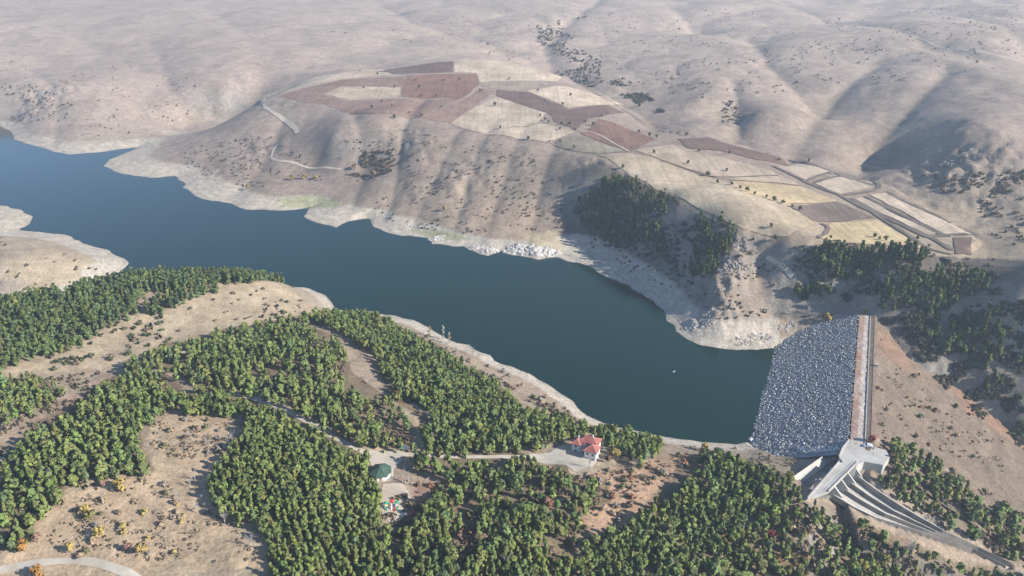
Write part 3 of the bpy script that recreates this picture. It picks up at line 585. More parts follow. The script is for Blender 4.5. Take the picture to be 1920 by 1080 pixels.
# ------------------------------------------------------------------ labels: ordering words for small sets, shared labels for look-alikes
ORD = ['', 'second', 'third', 'fourth', 'fifth', 'sixth', 'seventh', 'eighth', 'ninth', 'tenth', 'eleventh', 'twelfth']
NUM = ['', 'one', 'two', 'three', 'four', 'five', 'six', 'seven', 'eight', 'nine', 'ten', 'eleven', 'twelve']
def settle_labels(items, group, plural, most=9):     # items: (object, photo x, label)
    d = {}
    for o, px, lb in items: d.setdefault(lb, []).append((px, o))
    for lb, l in d.items():
        l.sort(key=lambda q: q[0]); n = len(l)
        for k, (px, o) in enumerate(l):
            if n == 1: o['label'] = lb
            elif n <= most and len(lb.split()) <= 11: o['label'] = lb + (', leftmost of ' + NUM[n] if k == 0 else ', rightmost of ' + NUM[n] if k == n - 1 else ', ' + ORD[k] + ' of ' + NUM[n] + ' from left')
            else: o['label'] = lb
            o['group'] = group if n <= most else plural + ' ' + ' '.join(lb.split()[-7:])

# ------------------------------------------------------------------ dam
def dxy(s, n): return D0[0] + DT[0] * s + DN[0] * n, D0[1] + DT[1] * s + DN[1] * n
M['shade_toned'] = mat('shade_toned_concrete', (.24, .215, .185), .95, .3, .3, (.30, .27, .23))  # clean concrete, darkened to paint the shaded sides of the chute walls
M['shoulder'] = mat('tan_soil', (.27, .205, .15), .95, .25, .4, (.22, .16, .115))
dam = tag(empty('dam', (*dxy(72, 4), CREST)), 'rockfill dam with stone faced upstream slope and bare earth back', 'dam')
dmi = dam.matrix_world.copy(); dam_off = Vector(dam.location)
def dam_grid(name, s0, s1, n0, n1, ds, dn, m, hf, col=None):
    ss = np.arange(s0, s1 + .01, ds); nn = np.arange(n0, n1 + .01, dn); SS, NN = np.meshgrid(ss, nn, indexing='ij')
    x, y = dxy(SS.ravel(), NN.ravel()); z = hf(SS.ravel(), NN.ravel())
    k = np.arange(len(ss) * len(nn)).reshape(len(ss), len(nn)); Fq = np.stack([k[:-1, :-1], k[:-1, 1:], k[1:, 1:], k[1:, :-1]], -1).reshape(-1, 4)
    me = npmesh(name, np.stack([x, y, z], 1) - np.array(dam_off), Fq[:, ::-1], True)
    if col is not None: vcol(me, 'albedo', col(x, y, z, SS.ravel(), NN.ravel()))
    return obj(name, me, m, dam)
def face_col(x, y, z, s, n): return np.array([.26, .27, .28]) * (.8 + .4 * fbm(x, y, 5, 3, 5))[:, None]
dam_grid('upstream_face', -12, 152, -64, 0, 1.5, 1.5, M['ground'], lambda s, n: dam_h(n) + (fbm(s, n, 3, 2, 8) - .5) * .6 - .15, face_col)
def back_col(x, y, z, s, n):
    c = np.array([.165, .128, .092]) * np.ones((len(x), 1)); f = sstep(.45, .65, fbm(x, y, 14, 4, 6))[:, None] * .5
    c = c * (1 - f) + np.array([.14, .112, .085]) * f
    f = ((s > 95) * sstep(.40, .6, fbm(x, y, 18, 3, 9)) * sstep(90, 120, s + n * .4))[:, None] * .38
    c = c * (1 - f) + np.array([.30, .155, .095]) * f
    f = sstep(.55, .7, fbm(s * .35, n, 6, 3, 19))[:, None] * .35
    return c * (1 - f) + np.array([.21, .17, .125]) * f
dam_grid('downstream_slope', -10, 156, 9.9, 112, 1.5, 1.5, M['ground'], lambda s, n: dam_h(n) + (fbm(s, n, 12, 5, 12) - .5) * 3.2 * sstep(10, 16, n) + (fbm(s * .4, n, 3, 2, 14) - .5) * .4, back_col)
def berm_col(x, y, z, s, n):
    c = np.array([.34, .25, .185]) * np.ones((len(x), 1)); f = sstep(.42, .6, fbm(x, y, 9, 3, 16))[:, None] * .7
    c = c * (1 - f) + np.array([.30, .165, .115]) * f
    f = sstep(2.4, 3.2, n)[:, None] * .85
    c = c * (1 - f) + np.array([.46, .40, .35]) * f
    f = ((n < 2.2) * sstep(.5, .7, fbm(x, y, 6, 2, 18)))[:, None] * .6
    return c * (1 - f) + np.array([.28, .22, .22]) * f
dam_grid('crest_berm', -4, 152, -.2, 6.1, .8, .7, M['ground'], lambda s, n: CREST + .05 + (fbm(s, n, 2.2, 2, 22) - .5) * .5 * (n > 0), berm_col)
def dam_box(name, s0, s1, n0, n1, z0, z1, m):
    return MB().prism([(dxy(a, b)[0] - dam_off.x, dxy(a, b)[1] - dam_off.y) for a, b in ((s0, n0), (s1, n0), (s1, n1), (s0, n1))], z0 - CREST, z1 - CREST).build(name, m, dam)
dam_box('parapet_wall', -3, 150, 6.1, 6.45, 18, 20.55, M['concrete'])
dam_box('crest_road', -6, 152, 6.45, 8.7, 18, 20.03, M['asphalt'])
dam_box('road_shoulder', -4, 151, 8.7, 10.3, 18, 20.22, M['shoulder'])
for s0 in (78,): dam_box('gauge_box', s0, s0 + 1.6, 9.5, 11.0, 18, 21.4, M['concrete'])
# riprap: too many stones to count
ico = bmesh.new(); bmesh.ops.create_icosphere(ico, subdivisions=1, radius=1.0)
IV = np.array([v.co[:] for v in ico.verts]); IF = np.array([[v.index for v in f.verts] for f in ico.faces]); ico.free()
def stones(P_, size, cols, seed, squash=.7):
    g = np.random.default_rng(seed); n = len(P_); k = len(IV)
    th = g.uniform(0, 6.28, n); c, s_2 = np.cos(th), np.sin(th)
    V = IV[None] * (1 + g.uniform(-.28, .28, (n, k, 1))) * np.stack([size * g.uniform(.7, 1.4, n), size * g.uniform(.7, 1.2, n), size * squash * g.uniform(.7, 1.3, n)], 1)[:, None, :]
    X_ = V[..., 0] * c[:, None] - V[..., 1] * s_2[:, None]; Y_ = V[..., 0] * s_2[:, None] + V[..., 1] * c[:, None]
    V = np.stack([X_, Y_, V[..., 2]], -1) + P_[:, None, :]
    Fq = (IF[None] + (np.arange(n) * k)[:, None, None]).reshape(-1, 3)
    return V.reshape(-1, 3), Fq, np.repeat(cols, k, axis=0)
n = 13500
ss = rng.uniform(-9, 150, n); nn = -46.5 + 46 * rng.uniform(0, 1, n) ** 1.15
x, y = dxy(ss, nn); sz = rng.uniform(.18, .42, n) * (1 + .5 * (rng.uniform(0, 1, n) > .9)) * (1.1 - .006 * (nn + 46))
tone = np.where(rng.uniform(0, 1, n) > .98 - .30 * fbm(ss * .6, nn * 1.6, 7, 3, 33), rng.uniform(.46, .62, n), rng.uniform(.30, .42, n))[:, None]  # scattered paler stones carry the sun glints in their colour
V, Fq, C = stones(np.stack([x, y, dam_h(nn) + .12 + .12 * (tone[:, 0] > .5)], 1) - np.array(dam_off), sz * (1 + .12 * (tone[:, 0] > .5)), tone * np.array([1, .985, .95]), 4)
me = npmesh('riprap', V, Fq); vcol(me, 'tint', C); tag(obj('riprap', me, M['stone'], dam), kind='stuff')

gg = np.random.default_rng(8); pl = [(1492,838),(1585,836),(1590,845),(1570,850),(1530,852),(1505,850)]; c_ = []
while len(c_) < 420:
    a_, b_ = gg.uniform(1490, 1592), gg.uniform(834, 853)
    if inpoly(np.array([a_]), np.array([b_]), pl)[0]: c_.append((a_, b_))
Pq = castl(c_) + np.array([0, 0, .2]); tone = np.where(gg.uniform(0, 1, 420) > .5, gg.uniform(.5, .8, 420), gg.uniform(.2, .35, 420))[:, None]
V, Fq, C = stones(Pq - np.array(dam_off), gg.uniform(.35, .7, 420), tone * np.array([1, .97, .9]), 5)
me = npmesh('abutment_rubble', V, Fq); vcol(me, 'tint', C); tag(obj('abutment_rubble', me, M['stone'], dam), kind='stuff')
# ------------------------------------------------------------------ spillway, bridge, platform
spill = tag(empty('spillway', (150, 262, 12)), 'pale concrete spillway chute running downhill from under the bridge', 'spillway'); so = Vector(spill.location)
def L3(p): return (p[0] - so.x, p[1] - so.y, p[2] - so.z)
CN = np.array(CH_N); CF = np.array(CH_F)
def dense(P_, k=8):
    o = []
    for i in range(len(P_) - 1):
        for t in np.linspace(0, 1, k, endpoint=False): o.append(P_[i] * (1 - t) + P_[i + 1] * t)
    return np.array(o + [P_[-1]])
CNd, CFd = dense(CN), dense(CF)
def strip(a, b, z0, z1, i0=0, i1=None):          # solid strip between two long edges (fractions a..b of the chute width)
    mb = MB(); i1 = len(CNd) - 1 if i1 is None else i1
    A_ = CNd * (1 - a) + CFd * a; B_ = CNd * (1 - b) + CFd * b; R = []
    for i in range(i0, i1 + 1):
        R.append([mb.bm.verts.new(L3((q[0], q[1], q[2] + dz))) for q, dz in ((A_[i], z0), (B_[i], z0), (B_[i], z1), (A_[i], z1))])
    for p, q in zip(R, R[1:]):
        for k in range(4): mb.bm.faces.new((p[k], p[(k + 1) % 4], q[(k + 1) % 4], q[k]))
    mb.bm.faces.new(R[0]); mb.bm.faces.new(R[-1][::-1]); return mb
NL = len(CNd) - 1
M['chute'] = mat('worn_chute_concrete', (.43, .40, .35), .95, .25, .12, (.34, .315, .27), fine=.15, fscale=1.2)
strip(-.02, 1.02, -1.6, 0.0).build('chute_floor', M['chute'], spill)
for a, hgt, i1 in ((-.03, 1.6, NL), (.335, 2.1, int(NL * .74)), (.665, 2.1, int(NL * .74)), (1.0, 2.6, NL)):
    w_ = strip(a - .008, a + .022, -1.4, hgt, 0, i1).build('chute_wall', M['shade_toned'], spill); strip(a - .012, a + .026, hgt + .003, hgt + .12, 0, i1).build('coping', M['concrete'], w_)
apz = [p[:2] for p in AP]
mb = MB(); mb.prism([(p[0] - so.x, p[1] - so.y) for p in apz], -1.6, .8); mb.build('approach_floor', M['concrete_floor'], spill)
q0, q1 = np.array(AP[0]), np.array(AP[1]); dv = (q1 - q0)[:2]; dv /= np.linalg.norm(dv); pv = np.array([-dv[1], dv[0]])
a0 = q0[:2] - dv * 2; a1 = q1[:2] + dv * 1
mb = MB()
W0 = [(a0[0], a0[1]), (a1[0], a1[1]), (a1[0] + pv[0] * 2.6, a1[1] + pv[1] * 2.6), (a0[0] + pv[0] * 2.6, a0[1] + pv[1] * 2.6)]
vs_lo = [mb.bm.verts.new(L3((p[0], p[1], 12.2))) for p in W0]; vs_hi = [mb.bm.verts.new(L3((p[0], p[1], zz))) for p, zz in zip(W0, (14, 14, 17.2, 17.2))]
mb.bm.faces.new(vs_hi); [mb.bm.faces.new((vs_lo[i], vs_lo[(i + 1) % 4], vs_hi[(i + 1) % 4], vs_hi[i])) for i in range(4)]
mb.build('training_wall', M['concrete'], spill)
for k in range(4):                                # piers carrying the bridge, each with a sloping downstream buttress
    f = k / 3.0; p0 = CN[0] * (1 - f) + CF[0] * f; ax = np.array([.93, -.36]); pe = np.array([-ax[1], ax[0]]) * .6
    mb = MB(); up = p0[:2] - ax * 8.5; mid = p0[:2] - ax * 1.2; tip = p0[:2] + ax * 3.5
    pr = []
    for sgn in (-1, 1):
        pr.append([mb.bm.verts.new(L3((q[0] + pe[0] * sgn, q[1] + pe[1] * sgn, zz))) for q, zz in ((up, 11), (tip, 11), (tip, 13.2), (mid, 18.9), (up, 18.9))])
    mb.bm.faces.new(pr[0]); mb.bm.faces.new(pr[1][::-1]); [mb.bm.faces.new((pr[0][i], pr[0][(i + 1) % 5], pr[1][(i + 1) % 5], pr[1][i])) for i in range(5)]
    mb.build('pier', M['concrete'], spill)
# platform at the end of the crest
plo = np.array(PLAT).mean(0)
plat = tag(empty('concrete_platform', tuple(plo)), 'pale concrete turning platform where the dam crest meets the bridge', 'platform')
MB().prism([(p[0] - plo[0], p[1] - plo[1]) for p in PLAT], -9.5, 0.0).build('slab', M['concrete'], plat)
e0, e1 = np.array(PLAT[9]), np.array(PLAT[0]); mid = (e0 + e1) / 2 - plo
def edge_wall(root, org, p, q, h0, h1, w, name, m):
    p = np.array(p) - org; q = np.array(q) - org; d = (q - p)[:2]; L = np.linalg.norm(d); d /= L; nrm = np.array([-d[1], d[0]]) * w / 2
    return MB().prism([tuple(p[:2] - nrm), tuple(q[:2] - nrm), tuple(q[:2] + nrm), tuple(p[:2] + nrm)], h0, h1).build(name, m, root)
for i in (9, 10): edge_wall(plat, plo, PLAT[i], PLAT[(i + 1) % 11], .003, .55, .45, 'edge_kerb', M['concrete'])
for t in np.linspace(0, 1, 7): # railing on the chute side
    p = np.array(PLAT[6]) * (1 - t) + np.array(PLAT[7]) * t - plo
    MB().tube((p[0], p[1], 0), (p[0], p[1], 1.1), .05).build('rail_post', M['metal'], plat)
bro = np.array(BR).mean(0)
bridge = tag(empty('bridge', tuple(bro)), 'straight concrete road bridge over the spillway beside the platform', 'bridge')
MB().prism([(p[0] - bro[0], p[1] - bro[1]) for p in BR], -1.1, 0.0).build('deck', M['concrete'], bridge)
edge_wall(bridge, bro, BR[0], BR[3], .003, .5, .5, 'kerb', M['concrete']); edge_wall(bridge, bro, BR[1], BR[2], .003, .5, .5, 'kerb', M['concrete'])
for e in ((0, 3), (1, 2)):
    a_, b_ = np.array(BR[e[0]]) - bro, np.array(BR[e[1]]) - bro
    mb = MB(); mb.tube((a_[0], a_[1], 1.15), (b_[0], b_[1], 1.15), .05)
    for t in np.linspace(0, 1, 12): q = a_ * (1 - t) + b_ * t; mb.tube((q[0], q[1], .4), (q[0], q[1], 1.15), .04)
    mb.build('railing', M['metal'], bridge)
# car on the platform, and one in the shade by the pavilion road
def car(px, py, z, rz, body, label):
    if z is None: q = castl([(px, py)])[0]
    else: q = un(px, py, z)
    c = tag(empty('parked_car', (q[0], q[1], q[2] + .2), rz), label, 'car')
    prof = [(-2.1,.35),(-2.15,.75),(-1.95,1.0),(-1.5,1.05),(-.95,1.48),(.55,1.5),(1.15,1.05),(2.0,.9),(2.15,.7),(2.1,.35)]
    mb = MB(); S0 = [mb.bm.verts.new((a, -.86, b)) for a, b in prof]; S1 = [mb.bm.verts.new((a, .86, b)) for a, b in prof]
    mb.bm.faces.new(S0); mb.bm.faces.new(S1[::-1]); [mb.bm.faces.new((S0[i], S1[i], S1[(i + 1) % 10], S0[(i + 1) % 10])) for i in range(10)]
    mb.build('body', body, c, .04)
    MB().prism([(-1.42,-.88),(1.0,-.88),(1.0,.88),(-1.42,.88)], [1.08,1.08,1.08,1.08], [1.12,1.12,1.12,1.12]).build('window_band', M['glass'], c)
    MB().prism([(.62,-.78),(1.14,-.78),(1.14,.78),(.62,.78)], [1.45,1.06,1.06,1.45], [1.50,1.10,1.10,1.50]).build('windscreen', M['glass'], c)
    for sx in (-1.3, 1.35):
        for sy in (-.82, .82):
            w = MB().tube((sx, sy - .1, .33), (sx, sy + .1, .33), .33, .33, 14).build('wheel', M['rubber'], c); MB().tube((sx, sy - .11, .33), (sx, sy + .11, .33), .18, .18, 10).build('rim', M['metal'], w)
    for sy in (-.6, .6): MB().box((2.13, sy, .72), (.08, .36, .16)).build('headlight', M['white'], c)
    return c
M['car_paint'] = mat('silver_paint', (.62, .63, .64), .3, .03, 1, spec=.6)
car(1627, 838, CREST - .19, math.radians(168), M['car_paint'], 'silver car parked on the platform beside the dam crest')
car(757, 843, None, math.radians(172), M['white'], 'white car parked in tree shade behind the green roofed pavilion')

# ------------------------------------------------------------------ villa with the red roof
vq = castl([(1101, 852)])[0]
villa = tag(empty('villa', (vq[0], vq[1] + 1.0, vq[2] - .1), math.radians(-25)), 'white two storey villa with red tiled hip roofs by the lake', 'house'); villa.scale = (.88,) * 3
def hip(x0, x1, y0, y1, zb, hh, ov=.6):
    mb = MB(); x0 -= ov; x1 += ov; y0 -= ov; y1 += ov; w, d = x1 - x0, y1 - y0; k = min(w, d) / 2; cx, cy = (x0 + x1) / 2, (y0 + y1) / 2
    if abs(w - d) < .3: R = [(cx, cy, zb + hh)]
    elif w > d: R = [(x0 + k, cy, zb + hh), (x1 - k, cy, zb + hh)]
    else: R = [(cx, y0 + k, zb + hh), (cx, y1 - k, zb + hh)]
    c = [(x0, y0, zb), (x1, y0, zb), (x1, y1, zb), (x0, y1, zb)]; B = [(a, b_, zb - .22) for a, b_, z in c]
    if len(R) == 1:
        for i in range(4): mb.face([c[i], c[(i + 1) % 4], R[0]])
    elif w > d:
        mb.face([c[0], c[1], R[1], R[0]]); mb.face([c[1], c[2], R[1]]); mb.face([c[2], c[3], R[0], R[1]]); mb.face([c[3], c[0], R[0]])
    else:
        mb.face([c[0], c[1], R[0]]); mb.face([c[1], c[2], R[1], R[0]]); mb.face([c[2], c[3], R[1]]); mb.face([c[3], c[0], R[0], R[1]])
    for i in range(4): mb.face([B[i], B[(i + 1) % 4], c[(i + 1) % 4], c[i]])
    mb.face(B[::-1]); bmesh.ops.remove_doubles(mb.bm, verts=mb.bm.verts[:], dist=.001)
    rd = MB()
    for i, q in enumerate(c):
        t = R[0] if len(R) == 1 else min(R, key=lambda r: (r[0] - q[0]) ** 2 + (r[1] - q[1]) ** 2)
        rd.tube((q[0], q[1], q[2] + .03), (t[0], t[1], t[2] + .03), .13, .13, 5)
    if len(R) == 2: rd.tube((*R[0][:2], R[0][2] + .03), (*R[1][:2], R[1][2] + .03), .13, .13, 5)
    return mb, rd
BL = [(.3, 6.6, -5.6, .6, 5.8, 2.2), (-5.2, 5.0, .6, 7.0, 5.6, 2.0), (-8.0, -3.6, -1.8, 3.6, 5.0, 1.5)]
mb = MB()
for i, (x0, x1, y0, y1, h, hh) in enumerate(BL): mb.box(((x0 + x1) / 2, (y0 + y1) / 2, h / 2 - 1.0), (x1 - x0 - .006 * i, y1 - y0 - .006 * i, h + 2 - .01 * i))
mb.box((-1.6, -.5, .9), (3.8, 2.4, 3.4)); mb.build('wall', M['wall'], villa)
for (x0, x1, y0, y1, h, hh) in BL:
    a_, b_ = hip(x0, x1, y0, y1, h + .25, hh); r = a_.build('roof', M['tile'], villa); b_.build('ridge_tiles', M['trim'], r)
MB().box((1.5, 4.2, 8.2), (.7, .7, 1.8)).build('chimney', M['wall'], villa)
ch = MB(); ch.box((-6.0, 2.8, 6.9), (.6, .6, 1.5)); ch.build('chimney', M['wall'], villa)
def window(x, y, z, w, h, face):
    o = {'f': (0, -1), 'r': (1, 0), 'l': (-1, 0)}[face]; lx, ly = (w, .06) if face == 'f' else (.06, w)
    f = MB().box((x + o[0] * .02, y + o[1] * .02, z), (lx + .16 * (face == 'f'), ly + .16 * (face != 'f'), h + .16)).build('window', M['white'], villa)
    MB().box((x + o[0] * .045, y + o[1] * .045, z), (lx, ly, h)).build('pane', M['glass'], f)
for zz in (1.3, 4.2):
    window(2.0, -5.6, zz, 1.1, 1.3, 'f'); window(4.9, -5.6, zz, 1.1, 1.3, 'f')
    window(6.6, -4.0, zz, 1.1, 1.3, 'r'); window(6.6, -1.2, zz, 1.1, 1.3, 'r')
    window(-5.8, -1.8, zz - .2, 1.2, 1.2, 'f'); window(-8.0, 1.0, zz - .2, 1.1, 1.2, 'l'); window(.3, -3.0, zz, 1.0, 1.2, 'l')
MB().box((-1.6, -1.7, 2.72), (3.6, 2.2, .18)).build('balcony', M['concrete'], villa)
mb = MB()
for k in range(10): mb.tube((-3.3 + k * .38, -2.75, 2.81), (-3.3 + k * .38, -2.75, 3.7), .04)
mb.tube((-3.35, -2.75, 3.72), (.1, -2.75, 3.72), .05); mb.build('balcony_railing', M['white'], villa)
MB().box((-1.6, -1.73, 1.05), (1.1, .08, 2.1)).build('door', M['wood'], villa)

# ------------------------------------------------------------------ pavilion with the green roof
pq = castl([(712, 899)])[0]
pav = tag(empty('pavilion', (pq[0], pq[1] + 2.5, pq[2] - .1), math.radians(10)), 'octagonal white pavilion with a low green sheet roof', 'pavilion')
def ngon(n, r, ph=math.pi / 8): return [(r * math.cos(2 * math.pi * k / n + ph), r * math.sin(2 * math.pi * k / n + ph)) for k in range(n)]
MB().prism(ngon(8, 4.4), -1.2, .25).build('plinth', M['concrete'], pav)
MB().prism(ngon(8, 4.0), .253, 2.9).build('wall', M['wall'], pav)
mb = MB(); o_ = ngon(8, 5.1); i_ = ngon(8, 1.0)
for k in range(8):
    j = (k + 1) % 8
    mb.face([(*o_[k], 2.85), (*o_[j], 2.85), (*i_[j], 4.9), (*i_[k], 4.9)]); mb.face([(*o_[k], 2.7), (*o_[j], 2.7), (*o_[j], 2.85), (*o_[k], 2.85)]); mb.face([(*i_[k], 4.9), (*i_[j], 4.9), (0, 0, 5.5)])
mb.face([(*p_, 2.7) for p_ in o_][::-1]); bmesh.ops.remove_doubles(mb.bm, verts=mb.bm.verts[:], dist=.001); rf = mb.build('roof', M['green_roof'], pav)
mb = MB(); [mb.tube((*o_[k], 2.9), (0, 0, 5.54), .07, .07, 5) for k in range(8)]; mb.build('roof_ribs', M['green_roof'], rf)
for k in range(8):
    a_ = 2 * math.pi * (k + .5) / 8 + math.pi / 8; r = 4.0 * math.cos(math.pi / 8)
    if k == 5: MB().box((r * math.cos(a_), r * math.sin(a_), 1.3), (.08, 1.2, 2.1), a_).build('door', M['wood'], pav); continue
    w_ = MB().box((r * math.cos(a_), r * math.sin(a_), 1.7), (.09, 2.3, 1.25), a_).build('window', M['white'], pav)
    MB().box(((r + .03) * math.cos(a_), (r + .03) * math.sin(a_), 1.7), (.09, 2.1, 1.05), a_).build('pane', M['glass'], w_)

# ------------------------------------------------------------------ playground
gq = castl([(735, 952)])[0]
play = tag(empty('play_structure', tuple(gq), math.radians(8)), 'climbing frame with green roofed towers and coloured slides on bare ground', 'playground'); play.scale = (.85,) * 3
TW = [(-2.6, .4, 1.3, 'green'), (0, 1.0, 1.6, 'red'), (2.4, .2, 1.2, 'green')]
for (x0, y0, h, rc) in TW:
    for sx in (-.65, .65):
        for sy in (-.65, .65): MB().tube((x0 + sx, y0 + sy, -.2), (x0 + sx, y0 + sy, h + 1.7), .07).build('post', M['blue'], play)
    MB().box((x0, y0, h), (1.5, 1.5, .12)).build('deck', M['yellow'], play)
    mb = MB(); c = [(x0 - .95, y0 - .95, h + 1.6), (x0 + .95, y0 - .95, h + 1.6), (x0 + .95, y0 + .95, h + 1.6), (x0 - .95, y0 + .95, h + 1.6)]
    [mb.face([c[i], c[(i + 1) % 4], (x0, y0, h + 2.5)]) for i in range(4)]; mb.face(c[::-1]); mb.build('tower_roof', M[rc], play)
    for sy in (-.7, .7): MB().box((x0, y0 + sy, h + .45), (1.3, .06, .6)).build('panel', M['white'], play)
for (x0, y0, h, cl) in ((-2.6, -.3, 1.3, 'green'), (0, .3, 1.6, 'white'), (1.2, -1.2, 1.1, 'red'), (2.5, -.5, 1.2, 'green')):
    mb = MB(); P_ = [(0, h), (-.9, h * .72), (-1.9, h * .25), (-2.6, .18)]
    for (a0, z0), (a1, z1) in zip(P_, P_[1:]):
        mb.face([(x0 - .35, y0 + a0, z0), (x0 + .35, y0 + a0, z0), (x0 + .35, y0 + a1, z1), (x0 - .35, y0 + a1, z1)])
        for sx in (-.35, .35): mb.face([(x0 + sx, y0 + a0, z0), (x0 + sx, y0 + a1, z1), (x0 + sx, y0 + a1, z1 + .25), (x0 + sx, y0 + a0, z0 + .25)])
    bmesh.ops.remove_doubles(mb.bm, verts=mb.bm.verts[:], dist=.001); s_l = mb.build('slide', M[cl], play)
    s_l.modifiers.new('thick', 'SOLIDIFY').thickness = .05
MB().box((-1.3, .7, 1.35), (1.3, .8, .1)).build('walkway', M['yellow'], play); MB().box((1.2, .6, 1.3), (1.2, .8, .1)).build('walkway', M['blue'], play)
q = castl([(741, 976)])[0]
sw = tag(empty('seesaw', tuple(q), .9), 'small pale seesaw on the playground below the climbing frame', 'seesaw')
MB().tube((0, 0, -.1), (0, 0, .6), .12).build('pivot', M['metal'], sw); MB().box((0, 0, .66), (3.2, .3, .1)).build('plank', M['white'], sw)
for sx in (-1.45, 1.45): MB().tube((sx * .8, 0, .7), (sx * .8, 0, 1.05), .04).build('handle', M['red'], sw)
q = castl([(766, 926)])[0]
lp = tag(empty('street_lamp', tuple(q), 2.6), 'slim grey lamp post at the edge of the playground', 'lamp')
MB().tube((0, 0, -.3), (0, 0, 5.6), .09, .06).build('pole', M['metal'], lp); MB().tube((0, 0, 5.55), (1.1, 0, 5.8), .045).build('arm', M['metal'], lp); MB().box((1.3, 0, 5.8), (.6, .24, .12)).build('lamp_head', M['white'], lp)

# ------------------------------------------------------------------ things on and by the water
q = un(1264, 697, 0)
bt = tag(empty('rowing_boat', (q[0], q[1], 0), .7), 'tiny white rowing boat alone on the open water', 'boat'); bt.scale = (.62,) * 3
mb = MB(); R = []
for t, w, z in ((-1.4, .55, .45), (-.7, .68, .42), (.4, .66, .42), (1.1, .4, .48), (1.6, .05, .58)): R.append([mb.bm.verts.new(c) for c in ((t, -w, z), (t, -w * .7, -.12), (t, w * .7, -.12), (t, w, z))])
for a_, b_ in zip(R, R[1:]): [mb.bm.faces.new((a_[i], a_[i + 1], b_[i + 1], b_[i])) for i in range(3)]
mb.bm.faces.new(R[0]); h_ = mb.build('hull', M['white'], bt); h_.modifiers.new('thick', 'SOLIDIFY').thickness = .05
for t in (-.5, .5): MB().box((t, 0, .3), (.25, 1.15, .05)).build('seat', M['wood'], bt)
q = un(1408, 824, 0)
rf_ = tag(empty('raft', (q[0], q[1], 0), .4), 'small white square raft floating at the foot of the dam', 'raft')
MB().box((0, 0, .25), (2.2, 2.2, .5)).build('float', M['white'], rf_, .08); MB().box((0, 0, .85), (.9, .9, .7)).build('pump_box', M['metal'], rf_, .03)
for sx in (-.95, .95): MB().tube((sx, -.95, .45), (sx, -.95, 1.2), .04).build('post', M['metal'], rf_)
for i, (px, py) in enumerate(((1440, 836), (1469, 839), (1480, 840))):
    q = castl([(px, py)])[0]; p_ = tag(empty('marker_post', tuple(q)), ['slim white marker post on bare bank below the dam, set apart on its own', 'slim white marker post on bare bank, middle one of the three', 'slim white marker post on bare bank, closest to the spillway'][i], 'post', 'marker posts on the bank by the dam')
    MB().tube((0, 0, -.3), (0, 0, 2.4), .13, .12).build('pole', M['white'], p_); MB().box((0, 0, 2.5), (.34, .34, .16)).build('cap', M['white'], p_)

# ------------------------------------------------------------------ rocks
def outcrop(px, py, r, hgt, n, m, label, seed, z=None):
    n = int(n * 3.2); hgt *= .50; r *= .72
    q = castl([(px, py)])[0]; g = np.random.default_rng(seed); V_, F_, off = [], [], 0
    bm = bmesh.new()
    for k in range(n):
        a_ = g.uniform(0, 6.28); rr = r * math.sqrt(g.uniform(0, 1)); x0 = q[0] + rr * math.cos(a_) * 1.5; y0 = q[1] + rr * math.sin(a_) * .8
        s0 = g.uniform(.5, 1) * hgt * (1.15 - .6 * min(1, rr / r))
        if V_:                           # each boulder leans on an earlier one
            dd = [math.hypot(x0 - a, y0 - b) - .55 * (s0 + c) for a, b, c in V_]; m_ = int(np.argmin(dd))
            if dd[m_] > 0: a, b, c = V_[m_]; L_ = math.hypot(x0 - a, y0 - b); f_ = .55 * (s0 + c) / L_; x0, y0 = a + (x0 - a) * f_, b + (y0 - b) * f_
        V_.append((x0, y0, s0)); z0 = float(ground_z(np.array([x0]), np.array([y0]))[0])
        ic = bmesh.ops.create_icosphere(bm, subdivisions=2, radius=1)['verts']; N_ = g.normal(0, 1, (9, 3)); N_ /= np.linalg.norm(N_, axis=1)[:, None]; D_ = g.uniform(.45, .9, 9)
        C_ = np.array([v.co[:] for v in ic])
        for nn_, dd in zip(N_, D_):      # cut flat facets
            e = C_ @ nn_ - dd; C_ = np.where((e > 0)[:, None], C_ - nn_ * e[:, None], C_)
        C_ += g.normal(0, .035, C_.shape); st = np.array([g.uniform(.8, 1.5), g.uniform(.7, 1.1), g.uniform(.7, 1.25)]) * s0
        for v, c in zip(ic, C_ * st + np.array([x0 - q[0], y0 - q[1], max(z0, -.4) - .28 * s0 - q[2]])): v.co = Vector(c)
    me = bpy.data.meshes.new('rock_outcrop'); bm.to_mesh(me); bm.free(); o = obj('rock_outcrop', me, m); o.location = q
    return tag(o, label, 'rock')
